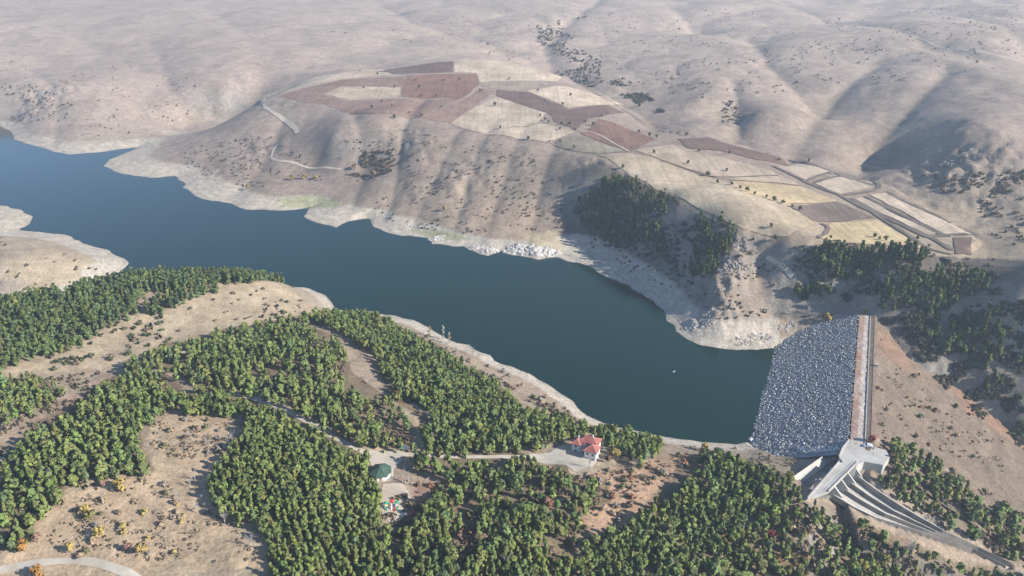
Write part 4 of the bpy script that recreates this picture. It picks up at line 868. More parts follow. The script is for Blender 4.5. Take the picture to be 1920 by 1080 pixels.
ROCKS = [(818,447,8,4.6,26,'white_rock','pale rock outcrop jutting into the lake beside a green silt bank'),(893,464,8,4.2,22,'white_rock','low pale rocks on the shore left of the large white crag'),(918,470,8,5.5,24,'white_rock','knobbly pale rocks at the water just left of the large white crag'),
         (975,468,13,7.5,34,'white_rock','larger white crag below the straw coloured shore slope, left of two'),(1018,471,13,8.0,34,'white_rock','larger white crag below the straw coloured shore slope, right of two'),
         (1372,492,11,6.5,30,'crag','tall grey crag on the sunlit spur beside the shaded cove'),(1385,462,8,5,18,'crag','upper grey crag at the rim of the fields above the spur'),(1345,545,9,3.5,16,'crag','low grey rocks on the spur halfway down to the lake'),
         (1545,520,12,4,20,'crag','pale crag among the pines above the far dam end'),(1610,520,10,3.2,16,'crag','low crag among pines, below the plateau edge trees'),(1318,610,9,3.2,18,'rock','white rocks at the shaded waterline where the cove ends'),
         (1800,650,9,4,16,'crag','shaded grey crag on the slope facing the dam'),(1750,655,8,3,14,'crag','grey boulders at the sunlit foot of the slope behind the dam'),(1742,975,5,2.2,14,'crag','small tan crag beside the spillway chute'),(1790,300,16,7,24,'crag','dark crag on the rim of the shaded far ravine'),
         (105,172,18,7,24,'crag','dark crag on the far left promontory'),(1325,590,8,3.4,20,'rock','white crag in the shade above the waterline where the cove ends'),(1295,615,7,3.0,18,'rock','jagged pale rocks at the corner where the shaded shore turns'),(1385,640,10,2.6,22,'rock','jagged pale rock shelf at the lit waterline left of the dam'),(1425,632,8,3.4,20,'rock','pale streaked crag on the shore just left of the dam face'),(1475,612,8,2.6,18,'rock','pale rocks where the dam face meets the far shore'),(1090,487,8,2.4,16,'rock','shaded rocks at the waterline right of the white crags'),(1150,512,9,2.4,16,'rock','shaded rocks halfway along the cove waterline'),(1442,654,2.0,.9,7,'rock','bright white boulders at the waterline next to the dam face')]
for i, (px, py, r, h, n, m, lb) in enumerate(ROCKS): outcrop(px, py, r, h, n, M[m], lb, 100 + i)

# ------------------------------------------------------------------ trees: prototypes
def crown_cards(seed, n, rx, h, base, shape, size, lobes=16):
    """leaf tufts spread through the crown's volume: returns (V, F) of small quads"""
    g = np.random.default_rng(seed)
    t = g.uniform(0, 1, lobes) ** .8; ang = g.uniform(0, 6.28, lobes)
    if shape == 'round': prof = np.sqrt(np.clip(1 - (2 * t - .85) ** 2 / 1.4, .05, 1))
    elif shape == 'cone': prof = np.clip(1.05 - t, .06, 1)
    else: prof = np.sqrt(np.clip(1 - (2 * t - 1) ** 2, .08, 1))
    rr = rx * prof * np.sqrt(g.uniform(.1, 1, lobes)) * .72
    c = np.stack([rr * np.cos(ang), rr * np.sin(ang), base + (h - base) * (.06 + .88 * t)], 1)
    lr = rx * (.34 + .22 * g.uniform(0, 1, lobes)) * (.55 + .45 * prof)
    c[0] = (0, 0, h * .93); lr[0] = rx * (.30 if shape != 'cone' else .18)
    wts = lr ** 2; k = g.choice(lobes, n, p=wts / wts.sum())
    d = g.normal(0, 1, (n, 3)); d[:, 2] = d[:, 2] * .8 + .25; d /= np.linalg.norm(d, axis=1)[:, None]
    P_ = c[k] + d * (lr[k] * g.uniform(.55, 1.05, n))[:, None]
    nrm = d + g.normal(0, .45, (n, 3)); nrm /= np.linalg.norm(nrm, axis=1)[:, None]
    a = np.cross(nrm, g.normal(0, 1, (n, 3))); a /= np.linalg.norm(a, axis=1)[:, None]; b = np.cross(nrm, a)
    s = (size * g.uniform(.6, 1.25, n))[:, None]; e = g.uniform(.55, 1.0, (n, 1))
    V = np.stack([P_ - a * s - b * s * e * .6, P_ + a * s * .7 - b * s * e, P_ + a * s + b * s * e * .7, P_ - a * s * .6 + b * s * e], 1).reshape(-1, 3)
    o_ = P_ - np.array([0, 0, base + (h - base) * .35]); o_ /= np.linalg.norm(o_, axis=1)[:, None] + 1e-6
    nn_ = d * .42 + o_ * .42 + nrm * .24 + np.array([.1, -.05, .6]); nn_ /= np.linalg.norm(nn_, axis=1)[:, None]; flip = (nn_ * nrm).sum(1) < 0
    V = V.reshape(n, 4, 3); V[flip] = V[flip][:, ::-1]
    return V.reshape(-1, 3), np.arange(4 * n).reshape(n, 4), np.repeat(nn_, 4, axis=0)
def vnrm(me, Nn):
    a = me.attributes.new('nrm', 'FLOAT_VECTOR', 'POINT'); a.data.foreach_set('vector', np.asarray(Nn, np.float32).ravel()); return me
def trunk_mesh(name, h, r, limbs, seed, spread=1.0, lean=.0):
    g = random.Random(seed); mb = MB(); p = Vector((0, 0, -.6)); q = None; k = 4
    for i in range(k):
        q = Vector((g.uniform(-.12, .12) * spread, g.uniform(-.12, .12) * spread, h * (i + 1) / k)); mb.tube(p, q, r * (1 - .22 * i), r * (1 - .22 * (i + 1)), 6); p = q
    for i in range(limbs):
        z = h * g.uniform(.35, .9); a = g.uniform(0, 6.28); l = spread * g.uniform(.6, 1.2)
        mb.tube((0, 0, z), (l * math.cos(a), l * math.sin(a), z + l * g.uniform(.3, .8)), r * .32, .02, 5)
    bmesh.ops.recalc_face_normals(mb.bm, faces=mb.bm.faces[:]); me = bpy.data.meshes.new(name); mb.bm.to_mesh(me); mb.bm.free(); return me
def bare_mesh(name, h, r, n, seed, up=1.2, w=1.0):     # leafless tree: forked limbs and twigs
    g = random.Random(seed); mb = MB(); mb.tube((0, 0, -.5), (0, 0, h * .45), r, r * .7, 6)
    for i in range(n):
        z = h * g.uniform(.15, .5); a = g.uniform(0, 6.28); l = h * g.uniform(.25, .5)
        e = Vector((w * l * .55 * math.cos(a), w * l * .55 * math.sin(a), min(h, z + l * up))); mb.tube((0, 0, z), e, r * .42, r * .16, 5)
        for j in range(5):
            a2 = a + g.uniform(-1.3, 1.3); f = g.uniform(.35, 1); s = Vector((0, 0, z)).lerp(e, f); l2 = h * g.uniform(.10, .22)
            mb.tube(s, s + Vector((w * l2 * .6 * math.cos(a2), w * l2 * .6 * math.sin(a2), l2 * g.uniform(.3, .9))), r * .17, .015, 4)
    bmesh.ops.recalc_face_normals(mb.bm, faces=mb.bm.faces[:]); me = bpy.data.meshes.new(name); mb.bm.to_mesh(me); mb.bm.free(); return me
def with_mat(me, m): me.materials.append(m); return me
PT = [((.205,.250,.072),'olive green'),((.235,.275,.080),'light green'),((.150,.212,.092),'blue green'),((.150,.200,.068),'dark green'),((.255,.270,.082),'yellowish green')]
NV = 7
PINE = []; LOW = []
for k in range(NV):
    g = random.Random(k); h = g.uniform(5.0, 6.4); rx = g.uniform(1.45, 1.8); shp = 'round' if k < 3 else 'cone'
    if shp == 'cone': h += 1.2; rx *= .84
    V, Fq, Nn = crown_cards(500 + k, 460, rx, h, h * .07, shp, .34, 18)
    PINE.append((with_mat(vnrm(npmesh('pine_crown', V, Fq), Nn), M['needles']), with_mat(trunk_mesh('pine_trunk', h * .82, .17, 7, k, rx * .75), M['bark'])))
    LOW.append(crown_cards(500 + k, 130, rx, h, h * .05, shp, .60, 14))
CLEAR_W = CLEAR
def scatter(poly, sp, keep, seed):
    q = castl(poly, 3.2)[:, :2]; x0, y0 = q.min(0); x1, y1 = q.max(0); g = np.random.default_rng(seed)
    gx_, gy_ = np.meshgrid(np.arange(x0, x1, sp), np.arange(y0, y1, sp)); gx_ = gx_ + (np.arange(gx_.shape[0]) % 2)[:, None] * sp * .5
    x = gx_.ravel() + g.uniform(-.34, .34, gx_.size) * sp; y = gy_.ravel() + g.uniform(-.34, .34, gx_.size) * sp
    m = inpoly(x, y, [tuple(p) for p in q]); x, y = x[m], y[m]
    m = g.uniform(0, 1, len(x)) < (keep if keep > .9 else np.clip(keep + (fbm(x, y, 22, 3, 41) - .5) * 1.7, .02, .98)); return x[m], y[m]
class Trees: pass
tx, ty, tt, tr = [], [], [], []
TN = {0: [.62,.24,.02,.07,.05], 1: [.45,.30,.08,.12,.05], 2: [.45,.22,.14,.14,.05], 3: [.16,.06,.50,.28,0], 4: [.42,.20,.16,.12,.10], 5: [.38,.14,.12,.34,.02], 6: [.10,.04,.36,.50,0]}
NOGO = [[p[:2] for p in AP], [p[:2] for p in PLAT], [p[:2] for p in BR], [(q[0], q[1]) for q in CNd] + [(q[0], q[1]) for q in CFd[::-1]]]
for fi, (nm, poly, sp, kp, tn) in enumerate(FOREST):
    x, y = scatter(poly, sp, kp, 900 + fi)
    z = surf_z(x, y); qx, qy = pix(x, y, z + 3.0)
    m = np.ones(len(x), bool)
    for c in CLEAR: m &= ~inpoly(qx, qy, c)
    for c in NOGO: m &= ~inpoly(x, y, c) & (segdist(x, y, c) > 2.2)
    m &= np.hypot(x - villa.location.x, y - villa.location.y) > 11
    m &= np.hypot(x - pav.location.x, y - pav.location.y) > 7
    m &= ~inpoly(x, y, LAKE) & (segdist(x, y, LAKE) > 4)
    s0, n0 = dam_sn(x, y); m &= ~((s0 > 14) & (s0 < 150) & (n0 > -50) & (n0 < 110) & (z < dam_h(n0) + .3)) & ~((s0 > -9) & (n0 > -50) & (n0 < 11) & (s0 < 155))
    x, y = x[m], y[m]; tx.append(x); ty.append(y); tr += [nm] * len(x); g = np.random.default_rng(fi); tt.append(g.choice(5, len(x), p=np.array(TN[tn]) / sum(TN[tn])))
tx = np.concatenate(tx); ty = np.concatenate(ty); tt = np.concatenate(tt); tr = np.array(tr); tz = surf_z(tx, ty)
g = np.random.default_rng(77); NT = len(tx)
tsc = np.clip(g.normal(1.0, .17, NT) + .35 * (fbm(tx, ty, 30, 2, 88) - .5), .58, 1.42); tsc = np.where(tr == 'plantation', 1 + (tsc - 1) * .55, tsc); tsc = np.where(np.isin(tr, ['valley wood', 'cove wood']), tsc * 1.28, np.where(tr == 'hill plantation', tsc * 1.14, tsc))
trot = g.uniform(0, 6.28, NT); tv = np.where(np.isin(tr, ['hill plantation', 'valley wood', 'cove wood']), g.choice([5, 6, 5, 6, 1], NT), g.choice([0, 1, 2, 0, 1, 2, 3, 4, 5, 6], NT))
tpx, tpy = pix(tx, ty, tz + 3)
PC = np.array([p[0] for p in PT]); PC = PC * .68 + PC.mean(0) * .32
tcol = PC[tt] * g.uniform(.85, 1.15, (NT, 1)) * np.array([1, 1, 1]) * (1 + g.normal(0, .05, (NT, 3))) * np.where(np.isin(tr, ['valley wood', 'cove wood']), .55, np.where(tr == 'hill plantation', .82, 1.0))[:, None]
inframe = (tpx > -8) & (tpx < 1928) & (tpy > 0) & (tpy < 1086)
d3 = np.where(inframe, np.sqrt(tx ** 2 + ty ** 2 + (HC - tz) ** 2), 1e9)
LM = [('the pavilion', 712, 890, 60), ('the playground', 735, 945, 60), ('the white villa', 1100, 845, 60), ('the bridge', 1550, 905, 55), ('the platform', 1630, 850, 60), ('the spillway chute', 1700, 985, 70)]
solo = {}
for nm, lx, ly, rad in LM:
    for dn_, vx, vy in (('left of', -1, 0), ('right of', 1, 0), ('in front of', 0, 1), ('behind', 0, -1)):
        dx, dy = tpx - lx, tpy - ly; dd = np.hypot(dx, dy); ok = inframe & (dd < rad * 1.6) & (dx * vx + dy * vy > .75 * dd)
        if ok.any():
            i = int(np.argmin(np.where(ok, dd, 1e9)))
            if i not in solo: solo[i] = f'closest pine {dn_} {nm}'
order = [i for i in np.argsort(d3) if d3[i] < 1e8]
chosen = list(solo) + [i for i in order if i not in solo][:300 - len(solo)]
WHERE = {'plantation': 'stand beside the playground', 'left wood': 'wood left of the clearing', 'lower wood': 'mixed lower wood', 'pine stand': 'stand below the red bank', 'spillway wood': 'wood below the spillway', 'slope wood': 'wood right of the spillway'}
items = []; chs = set(chosen)
for i in chosen:
    cm, tm = PINE[tv[i]]
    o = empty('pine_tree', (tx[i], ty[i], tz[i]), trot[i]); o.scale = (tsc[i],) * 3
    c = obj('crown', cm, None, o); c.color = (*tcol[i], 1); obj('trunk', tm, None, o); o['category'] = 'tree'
    sw_ = 'tall' if tsc[i] > 1.15 else 'small' if tsc[i] < .86 else 'broad' if tv[i] in (0, 2) else 'pointed' if tv[i] > 2 else 'rounded'
    if i in solo: o['label'] = PT[tt[i]][1] + ' ' + solo[i]; continue
    edge = ', lower edge' if tpy[i] > 1052 else ''
    items.append((o, tpx[i], f"{sw_} {PT[tt[i]][1]} pine in the {WHERE.get(tr[i], 'wood by the lake')}{edge}"))
settle_labels(items, 'pines nearest the camera', 'pines in the')
rest = np.array([i for i in range(NT) if i not in chs])
Vs, Fs, Cs, Ns, off = [], [], [], [], 0
for k in range(NV):
    ii = rest[tv[rest] == k]
    if not len(ii): continue
    V, Fq, Nn = LOW[k]; c, s = np.cos(trot[ii]), np.sin(trot[ii]); sc = tsc[ii]
    Ns.append(np.stack([Nn[None, :, 0] * c[:, None] - Nn[None, :, 1] * s[:, None], Nn[None, :, 0] * s[:, None] + Nn[None, :, 1] * c[:, None], Nn[None, :, 2] + 0 * c[:, None]], -1).reshape(-1, 3))
    X_ = (V[None, :, 0] * c[:, None] - V[None, :, 1] * s[:, None]) * sc[:, None] + tx[ii][:, None]; Y_ = (V[None, :, 0] * s[:, None] + V[None, :, 1] * c[:, None]) * sc[:, None] + ty[ii][:, None]; Z_ = V[None, :, 2] * sc[:, None] + tz[ii][:, None]
    Vs.append(np.stack([X_, Y_, Z_], -1).reshape(-1, 3)); Fs.append((Fq[None] + (np.arange(len(ii)) * len(V))[:, None, None]).reshape(-1, 4) + off); Cs.append(np.repeat(tcol[ii], len(V), axis=0)); off += len(ii) * len(V)
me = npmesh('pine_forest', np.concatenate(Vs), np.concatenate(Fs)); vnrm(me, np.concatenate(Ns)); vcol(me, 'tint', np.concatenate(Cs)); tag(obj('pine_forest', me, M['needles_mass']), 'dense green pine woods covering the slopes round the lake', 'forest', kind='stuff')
print('TREES', NT, len(chosen))

# ------------------------------------------------------------------ broadleaf, autumn, bare and field trees, each its own object
def crown_mesh(seed, n, rx, h, base, shape, size, lobes=12):
    V, Fq, Nn = crown_cards(seed, n, rx, h, base, shape, size, lobes); return with_mat(vnrm(npmesh('crown', V, Fq), Nn), M['leaf'])
ROUND = [(crown_mesh(700 + k, 300, 1.9 + .2 * k, 4.2 + .3 * k, .9, 'ball', .34), with_mat(trunk_mesh('trunk', 3.0, .16, 6, 70 + k, 1.2), M['bark'])) for k in range(4)]
POPLAR = [(crown_mesh(740 + k, 300, 1.15, 9.0 + k, 1.0, 'ball', .34, 16), with_mat(trunk_mesh('trunk', 8.0, .16, 8, 80 + k, .5), M['twig'])) for k in range(2)]
BUSH = [(crown_mesh(760 + k, 130, 1.3, 1.7 + .15 * k, .1, 'ball', .30, 9), with_mat(trunk_mesh('stem', .8, .07, 6, 90 + k, .8), M['bark'])) for k in range(4)]
BARE = [with_mat(bare_mesh('limbs', 4.6 + .5 * k, .13, 11, 95 + k), M['twig']) for k in range(4)]
def plant(name, cat, proto, px, py, sc, col, label=None, group=None, parts=('crown', 'trunk'), xyz=None):
    q = castl([(px, py)])[0] if xyz is None else xyz; o = empty(name, tuple(q), (px * 7.1 + py * 3.3) % 6.28); o.scale = (sc,) * 3 if np.isscalar(sc) else sc
    c = obj(parts[0], proto[0], None, o); c.color = (*col, 1); obj(parts[1], proto[1], None, o); tag(o, label, cat, group); return o
OR, YE, YG, RE, BR_, GR, PK = (.42,.22,.06), (.44,.33,.11), (.27,.25,.07), (.30,.05,.04), (.20,.13,.085), (.085,.10,.045), (.30,.185,.13)
for (px, py, sc, col, lb) in [(46,1034,1.25,OR,'bright orange tree in the bottom left corner of the wood'),(70,1018,1.0,PK,'rusty pink tree just behind the bright orange tree'),(133,1036,.9,YE,'yellow autumn tree above the curved gravel road'),(186,1008,1.0,YE,'yellow bush-like tree in the middle of the lower left clearing'),(163,966,1.0,YE,'yellow tree at the left rim of the lower left clearing'),
     (228,922,1.3,YE,'large golden tree at the top of the bushy clearing'),(196,916,1.0,PK,'dull pink tree left of the large golden tree'),(172,975,.9,YG,'yellow green tree beside the left rim of the clearing'),(268,1038,1.0,YE,'golden tree low in the clearing above the gravel road'),(240,1032,.9,PK,'pinkish tree left of the golden tree low in the clearing'),
     (74,1084,1.1,OR,'orange tree beneath the curved gravel road at the bottom edge'),(1352,1012,1.15,OR,'lone orange tree in the dense right hand pine stand'),(1153,862,1.2,YE,'golden yellow tree right of the white villa'),(1140,868,.9,BR_,'brown bush-like tree against the villa garden'),(740,748,1.15,OR,'orange tree in the gap above the wood clearing'),
     (1655,1062,1.4,YG,'large yellow green tree at the bottom edge below the spillway'),(1612,1070,1.2,YG,'second yellow green tree at the bottom edge, left of the larger one'),(1443,1008,.7,RE,'small red tree among the pines below the bridge'),(1320,846,1.0,YE,'yellow tree at the top of the dense right hand stand'),
     (1325,868,1.0,OR,'orange brown tree under the yellow tree of the right hand stand'),(1480,902,1.0,YG,'yellow green tree left of the approach channel wall'),(1548,603,1.2,YE,'tall yellow tree by the far end of the dam face'),(1622,590,.9,YG,'yellow green tree at the far end of the dam crest'),
     (1633,829,.8,RE,'bright red bush-like tree where the dam crest meets the platform'),(833,396,1.1,YE,'lone golden tree on the far shore slope'),(570,336,1.3,YE,'pale yellow tree in the willow clump on the far shore, middle'),(548,338,1.2,YG,'pale tree in the willow clump on the far shore, left'),(592,336,1.2,YE,'pale yellow tree in the willow clump on the far shore, right'),
     (465,354,1.0,YE,'pale yellow tree alone low on the far shore'),(700,330,1.3,PK,'rust coloured thicket tree in the far shore gully, middle'),(665,318,1.3,PK,'rust coloured thicket tree in the far shore gully, left'),(725,318,1.1,PK,'rust coloured thicket tree in the far shore gully, right'),(686,305,1.2,BR_,'brown thicket tree at the top of the far shore gully'),
     (862,1010,.9,PK,'rusty small tree in the lower mixed wood clearing'),(1025,948,.9,PK,'rusty small tree right of the lower mixed wood'),(1915,1040,1.2,OR,'orange tree at the right picture edge below the chute'),(1750,955,.9,YG,'yellow green small tree above the tan crag by the chute')]:
    plant('autumn_tree', 'tree', ROUND[(px + py) % 4], px, py, sc, col, lb)
for (px, py, sc, col, lb) in [(806,632,.95,(.34,.25,.14),'tan poplar, leftmost of three on the near shore'),(831,637,1.1,(.40,.36,.30),'tallest pale grey poplar on the near shore, middle of three'),(843,645,.9,(.40,.33,.24),'pale poplar on the near shore, rightmost of three'),(312,520,.8,(.40,.38,.34),'pale poplar standing above the hilltop plantation by the water')]:
    plant('poplar', 'tree', POPLAR[px % 2], px, py, sc, col, lb, 'poplars along the lake')
items = []
for (px, py, sc, lb) in [(366,900,1.1,'pale bare tree in the plantation shadow'),(358,914,1.0,'pale bare tree in the plantation shadow'),(338,940,1.2,'pale bare tree in the plantation shadow'),(371,962,1.0,'pale bare tree in the plantation shadow'),(194,945,1.3,'whitish bare tree among golden bushes of the clearing'),(422,982,1.3,'whitish forked bare tree at the foot of the plantation'),(470,1024,1.2,'pale round bare tree right of the fallen log'),
     (437,830,1.0,'pale bare tree in the dark notch of the plantation'),(428,836,1.0,'pale bare tree in the dark notch of the plantation'),(360,825,1.1,'bare tree in the upper clearing'),(392,838,1.0,'bare tree in the upper clearing'),(310,1010,.9,'bare tree in the lower clearing grass'),(952,1068,1.5,'pink grey bare tree at the bottom picture edge'),(1256,1072,1.6,'whitish bare tree at the bottom right of the pine stand'),
     (1692,1040,1.5,'white bare trunk in the wood below the chute'),(1700,1042,1.5,'white bare trunk in the wood below the chute'),(1709,1042,1.5,'white bare trunk in the wood below the chute'),(1517,588,1.2,'grey bare tree at the far dam abutment'),(1482,590,1.1,'grey bare tree at the far dam abutment'),(1105,878,1.2,'grey bare tree in front of the villa'),(1060,836,1.1,'grey bare tree left of the villa yard'),(760,905,1.3,'grey bare tree right of the pavilion'),(772,912,1.2,'grey bare tree right of the pavilion'),
     (1190,880,1.2,'grey bare tree on the bank right of the villa'),(1215,872,1.1,'grey bare tree on the bank right of the villa'),(886,668,1.2,'bare tree on the near shore bank'),(895,680,1.1,'bare tree on the near shore bank'),(553,528,1.0,'bare tree at the tip of the hill plantation'),(515,521,1.0,'bare tree at the tip of the hill plantation'),(500,519,1.0,'bare tree at the tip of the hill plantation')]:
    q = castl([(px, py)])[0]; o = obj('bare_tree', BARE[(px + py) % 4]); o.location = q; o.scale = (sc,) * 3; o.rotation_euler = (0, 0, px % 6); o['category'] = 'tree'; items.append((o, px, lb))
settle_labels(items, 'leafless pale trees', 'leafless pale trees of')
# fallen log
q = castl([(352, 1000)])[0]
lg = tag(empty('fallen_log', tuple(q), .05), 'brown fallen log on the bare clearing left of the plantation', 'log'); MB().tube((-3.5, 0, .25), (3.5, 0, .3), .2, .3, 8).build('trunk', M['bark'], lg); MB().tube((-1, 0, .35), (-1.7, .3, 1.0), .07, .02, 5).build('branch', M['bark'], lg)
# trees dotted over the fields
FT = [(675,134),(708,141),(780,152),(833,152),(861,151),(740,165),(682,166),(786,166),(790,182),(818,182),(716,192),(697,204),(735,201),(828,203),(740,222),(790,219),(768,213),(928,200),(900,172),(1008,172),(1022,190),(1055,198),(1070,180),(1013,219),(1022,227),(1028,231),(1053,234),(1068,236),(1050,244),(1078,246),(1098,230),(1112,236),(1128,220),(1198,250),(1218,256),(1231,259),(1226,288),(1168,317),(990,262),(1050,268),(1030,267),(1076,280),(938,242),(955,150),(1290,308),(1368,290),(1362,322),(1326,331),(1345,344),(1372,348),(1388,354),(1400,360),(1415,366),(1437,372),(1452,378),(1468,384),(1485,390),(1500,396),(1287,255),(1452,452),(1412,452),(1660,452),(1640,446),(1460,302),(1516,305),(1445,428),(1310,285)]
items = []
for k, (px, py) in enumerate(FT):
    lb = 'small dark tree with a long shadow beside the field tracks'
    for nm, poly in FIELDS:
        if inpoly(np.array([float(px)]), np.array([float(py)]), poly)[0]:
            lb = {'pale': 'dark tree on the palest stubble field', 'pale2': 'dark tree on the large cream field', 'mauve': 'dark tree on the mauve brown ploughed strip', 'pink': 'dark tree on the pinkish ploughed field', 'red': 'dark tree on the red brown field', 'tan': 'dark tree on the narrow tan field', 'olive': 'dark tree on the olive tan field', 'straw': 'dark tree on the long straw field above the cove', 'tan2': 'dark tree on the tan field above the straw field', 'yellow': 'dark tree on the upper yellow field', 'brown': 'dark tree on the small brown field', 'yellow2': 'dark tree on the lower yellow field'}[nm]; break
    else:
        if 1280 < px < 1520: lb = 'dark hedgerow tree between the straw and yellow fields'
    sc = (.62 + .35 * ((k * 37) % 10) / 10) * (1.25 if (px, py) in ((928,200),(1198,250),(1226,288),(1452,452)) else 1)
    o = plant('field_tree', 'tree', ROUND[k % 4], px, py, sc, GR if k % 3 else (.12, .11, .06)); items.append((o, px, lb))
settle_labels(items, 'trees dotted over the fields', 'trees dotted over')
# shrubs: single bushes on bare ground near the camera
g = np.random.default_rng(5)
SH = []
def shrubs(poly, n, lo, hi, cols, lb, seed):
    gg = np.random.default_rng(seed); xs = [p[0] for p in poly]; ys = [p[1] for p in poly]; k = 0; cand = []
    while len(cand) < n:
        x, y = gg.uniform(min(xs), max(xs)), gg.uniform(min(ys), max(ys))
        if inpoly(np.array([x]), np.array([y]), poly)[0]: cand.append((x, y))
    q = castl(cand)
    for (x, y), w in zip(cand, q):
        if any(inpoly(np.array([w[0]]), np.array([w[1]]), c)[0] or segdist(np.array([w[0]]), np.array([w[1]]), c)[0] < 2.2 for c in NOGO): continue
        i = gg.integers(0, len(cols)); sc = gg.uniform(lo, hi); SH.append((x, y, w, sc, cols[i], lb))
DG = ((.12,.145,.07), 'dark green'); OG = ((.19,.19,.09), 'olive'); BN = ((.25,.185,.125), 'brown'); TN_ = ((.42,.32,.215), 'tan'); RB = ((.36,.18,.115), 'rust'); GY = ((.36,.32,.265), 'grey'); YL = ((.46,.37,.14), 'yellowish')
shrubs([(60,660),(160,625),(270,590),(340,590),(350,630),(260,660),(180,690),(60,700)], 46, .8, 1.7, [DG, OG, DG, BN], 'on the beige hillside under the plantation', 1)
shrubs([(350,560),(480,530),(560,530),(600,570),(540,590),(400,610),(330,640)], 26, .5, 1.0, [OG, BN, TN_], 'on the bald beige hilltop by the lake', 2)
shrubs([(500,560),(590,565),(570,590),(490,610)], 14, .8, 1.3, [BN, DG, BN], 'at the lakeward end of the beige hill', 3)
shrubs([(150,890),(270,880),(300,900),(360,980),(330,1040),(240,1050),(90,1040),(140,950)], 40, .5, 1.3, [TN_, GY, OG, TN_, YL, TN_], 'in the bushy clearing left of the plantation', 4)
shrubs([(285,790),(400,785),(440,800),(410,850),(330,860),(290,850)], 18, .6, 1.3, [TN_, BN, OG, GY], 'in the upper tan clearing', 5)
shrubs([(650,588),(760,612),(860,660),(960,705),(1060,765),(1100,790),(1050,780),(930,715),(830,665),(720,605)], 40, .6, 1.5, [BN, GY, TN_, OG], 'along the near shore bank', 6)
shrubs([(1660,640),(1700,690),(1790,750),(1880,830),(1880,880),(1780,850),(1660,810),(1640,720)], 24, .5, 1.4, [DG, BN, RB, TN_, BN], 'on the bare back slope of the dam', 7)
shrubs([(1100,890),(1200,870),(1290,850),(1300,870),(1220,920),(1160,980),(1090,960)], 40, .7, 1.5, [TN_, BN, GY, RB, OG], 'on the reddish bank right of the villa', 8)
shrubs([(775,905),(830,905),(830,950),(800,985),(740,1000),(760,960)], 18, .6, 1.3, [BN, RB, BN], 'on the rusty ground right of the playground', 9)
shrubs([(1000,880),(1080,1000),(1060,1079),(800,1079),(840,990)], 34, .7, 1.5, [TN_, BN, OG, RB], 'in the gaps of the lower mixed wood', 10)
shrubs([(1500,950),(1640,1000),(1780,1070),(1400,1079),(1420,1010)], 50, .7, 1.6, [BN, TN_, GY, OG, RB], 'in the open wood below the spillway', 11)
shrubs([(1660,880),(1760,900),(1880,960),(1900,1040),(1800,990),(1700,940)], 34, .6, 1.4, [BN, TN_, GY, OG], 'on the broken slope right of the chute', 12)
shrubs([(1270,835),(1400,842),(1480,860),(1480,890),(1400,870),(1300,850)], 10, .5, .9, [TN_, BN, OG], 'on the bare bank left of the spillway', 13)
shrubs([(0,440),(90,450),(220,490),(200,505),(0,530)], 16, .5, 1.2, [BN, TN_, OG], 'on the sandy left hand spit', 14)
SH.sort(key=lambda s: np.hypot(s[2][0], s[2][1])); items = []
for k, (x, y, w, sc, c, lb) in enumerate(SH[:300]):
    o = plant('shrub', 'shrub', BUSH[k % 4], x, y, (sc, sc, sc * .9), c[0], parts=('foliage', 'stem'), xyz=w)
    items.append((o, x, f"{'large' if sc > 1.2 else 'small' if sc < .85 else 'mid sized'} {c[1]} shrub {lb}"))
settle_labels(items, 'shrubs on bare ground', 'shrubs')
# scrub and thickets on the far slopes: one mass
FS = [([(600,270),(760,240),(1000,280),(1050,340),(1060,430),(900,440),(760,430),(700,390),(640,330)], 520, .5, 1.2),([(340,280),(500,250),(640,330),(560,350),(440,350),(350,330)], 230, .6, 1.3),([(640,290),(740,280),(740,340),(640,330)], 150, 1.0, 1.9),([(1000,40),(1120,30),(1080,110),(1230,190),(1210,210),(1020,130)], 240, 1.3, 2.6),
      ([(1150,150),(1230,190),(1250,215),(1190,190)], 110, 1.2, 2.4),([(1720,330),(1920,320),(1920,380),(1850,370),(1740,360)], 140, .9, 2.0),([(0,150),(150,140),(130,230),(20,230)], 120, .8, 1.8),([(1400,440),(1500,470),(1470,590),(1340,600),(1360,500)], 150, .5, 1.1),([(1640,600),(1800,580),(1920,640),(1920,800),(1790,710),(1700,640)], 240, .7, 1.5),([(1480,460),(1900,490),(1850,520),(1600,580),(1500,560)], 160, .6, 1.3),
      ([(600,60),(960,20),(1920,10),(1920,130),(1300,190),(900,100)], 760, .6, 1.7),([(1360,175),(1400,220),(1380,235),(1350,230)], 40, 1, 2),([(1060,340),(1250,380),(1300,560),(1100,480)], 160, .6, 1.3),([(0,100),(400,140),(420,210),(380,250),(150,260)], 90, .7, 1.6),([(1830,370),(1920,400),(1920,470),(1850,440)], 60, .8, 1.7),([(230,650),(560,590),(580,620),(300,690)], 60, .7, 1.4)]
DRY = [(.46,.36,.25), (.50,.40,.28), (.42,.32,.23), (.36,.30,.19), (.46,.34,.24)]
UND = [(.27,.21,.14), (.22,.20,.115), (.31,.24,.165), (.25,.17,.12)]
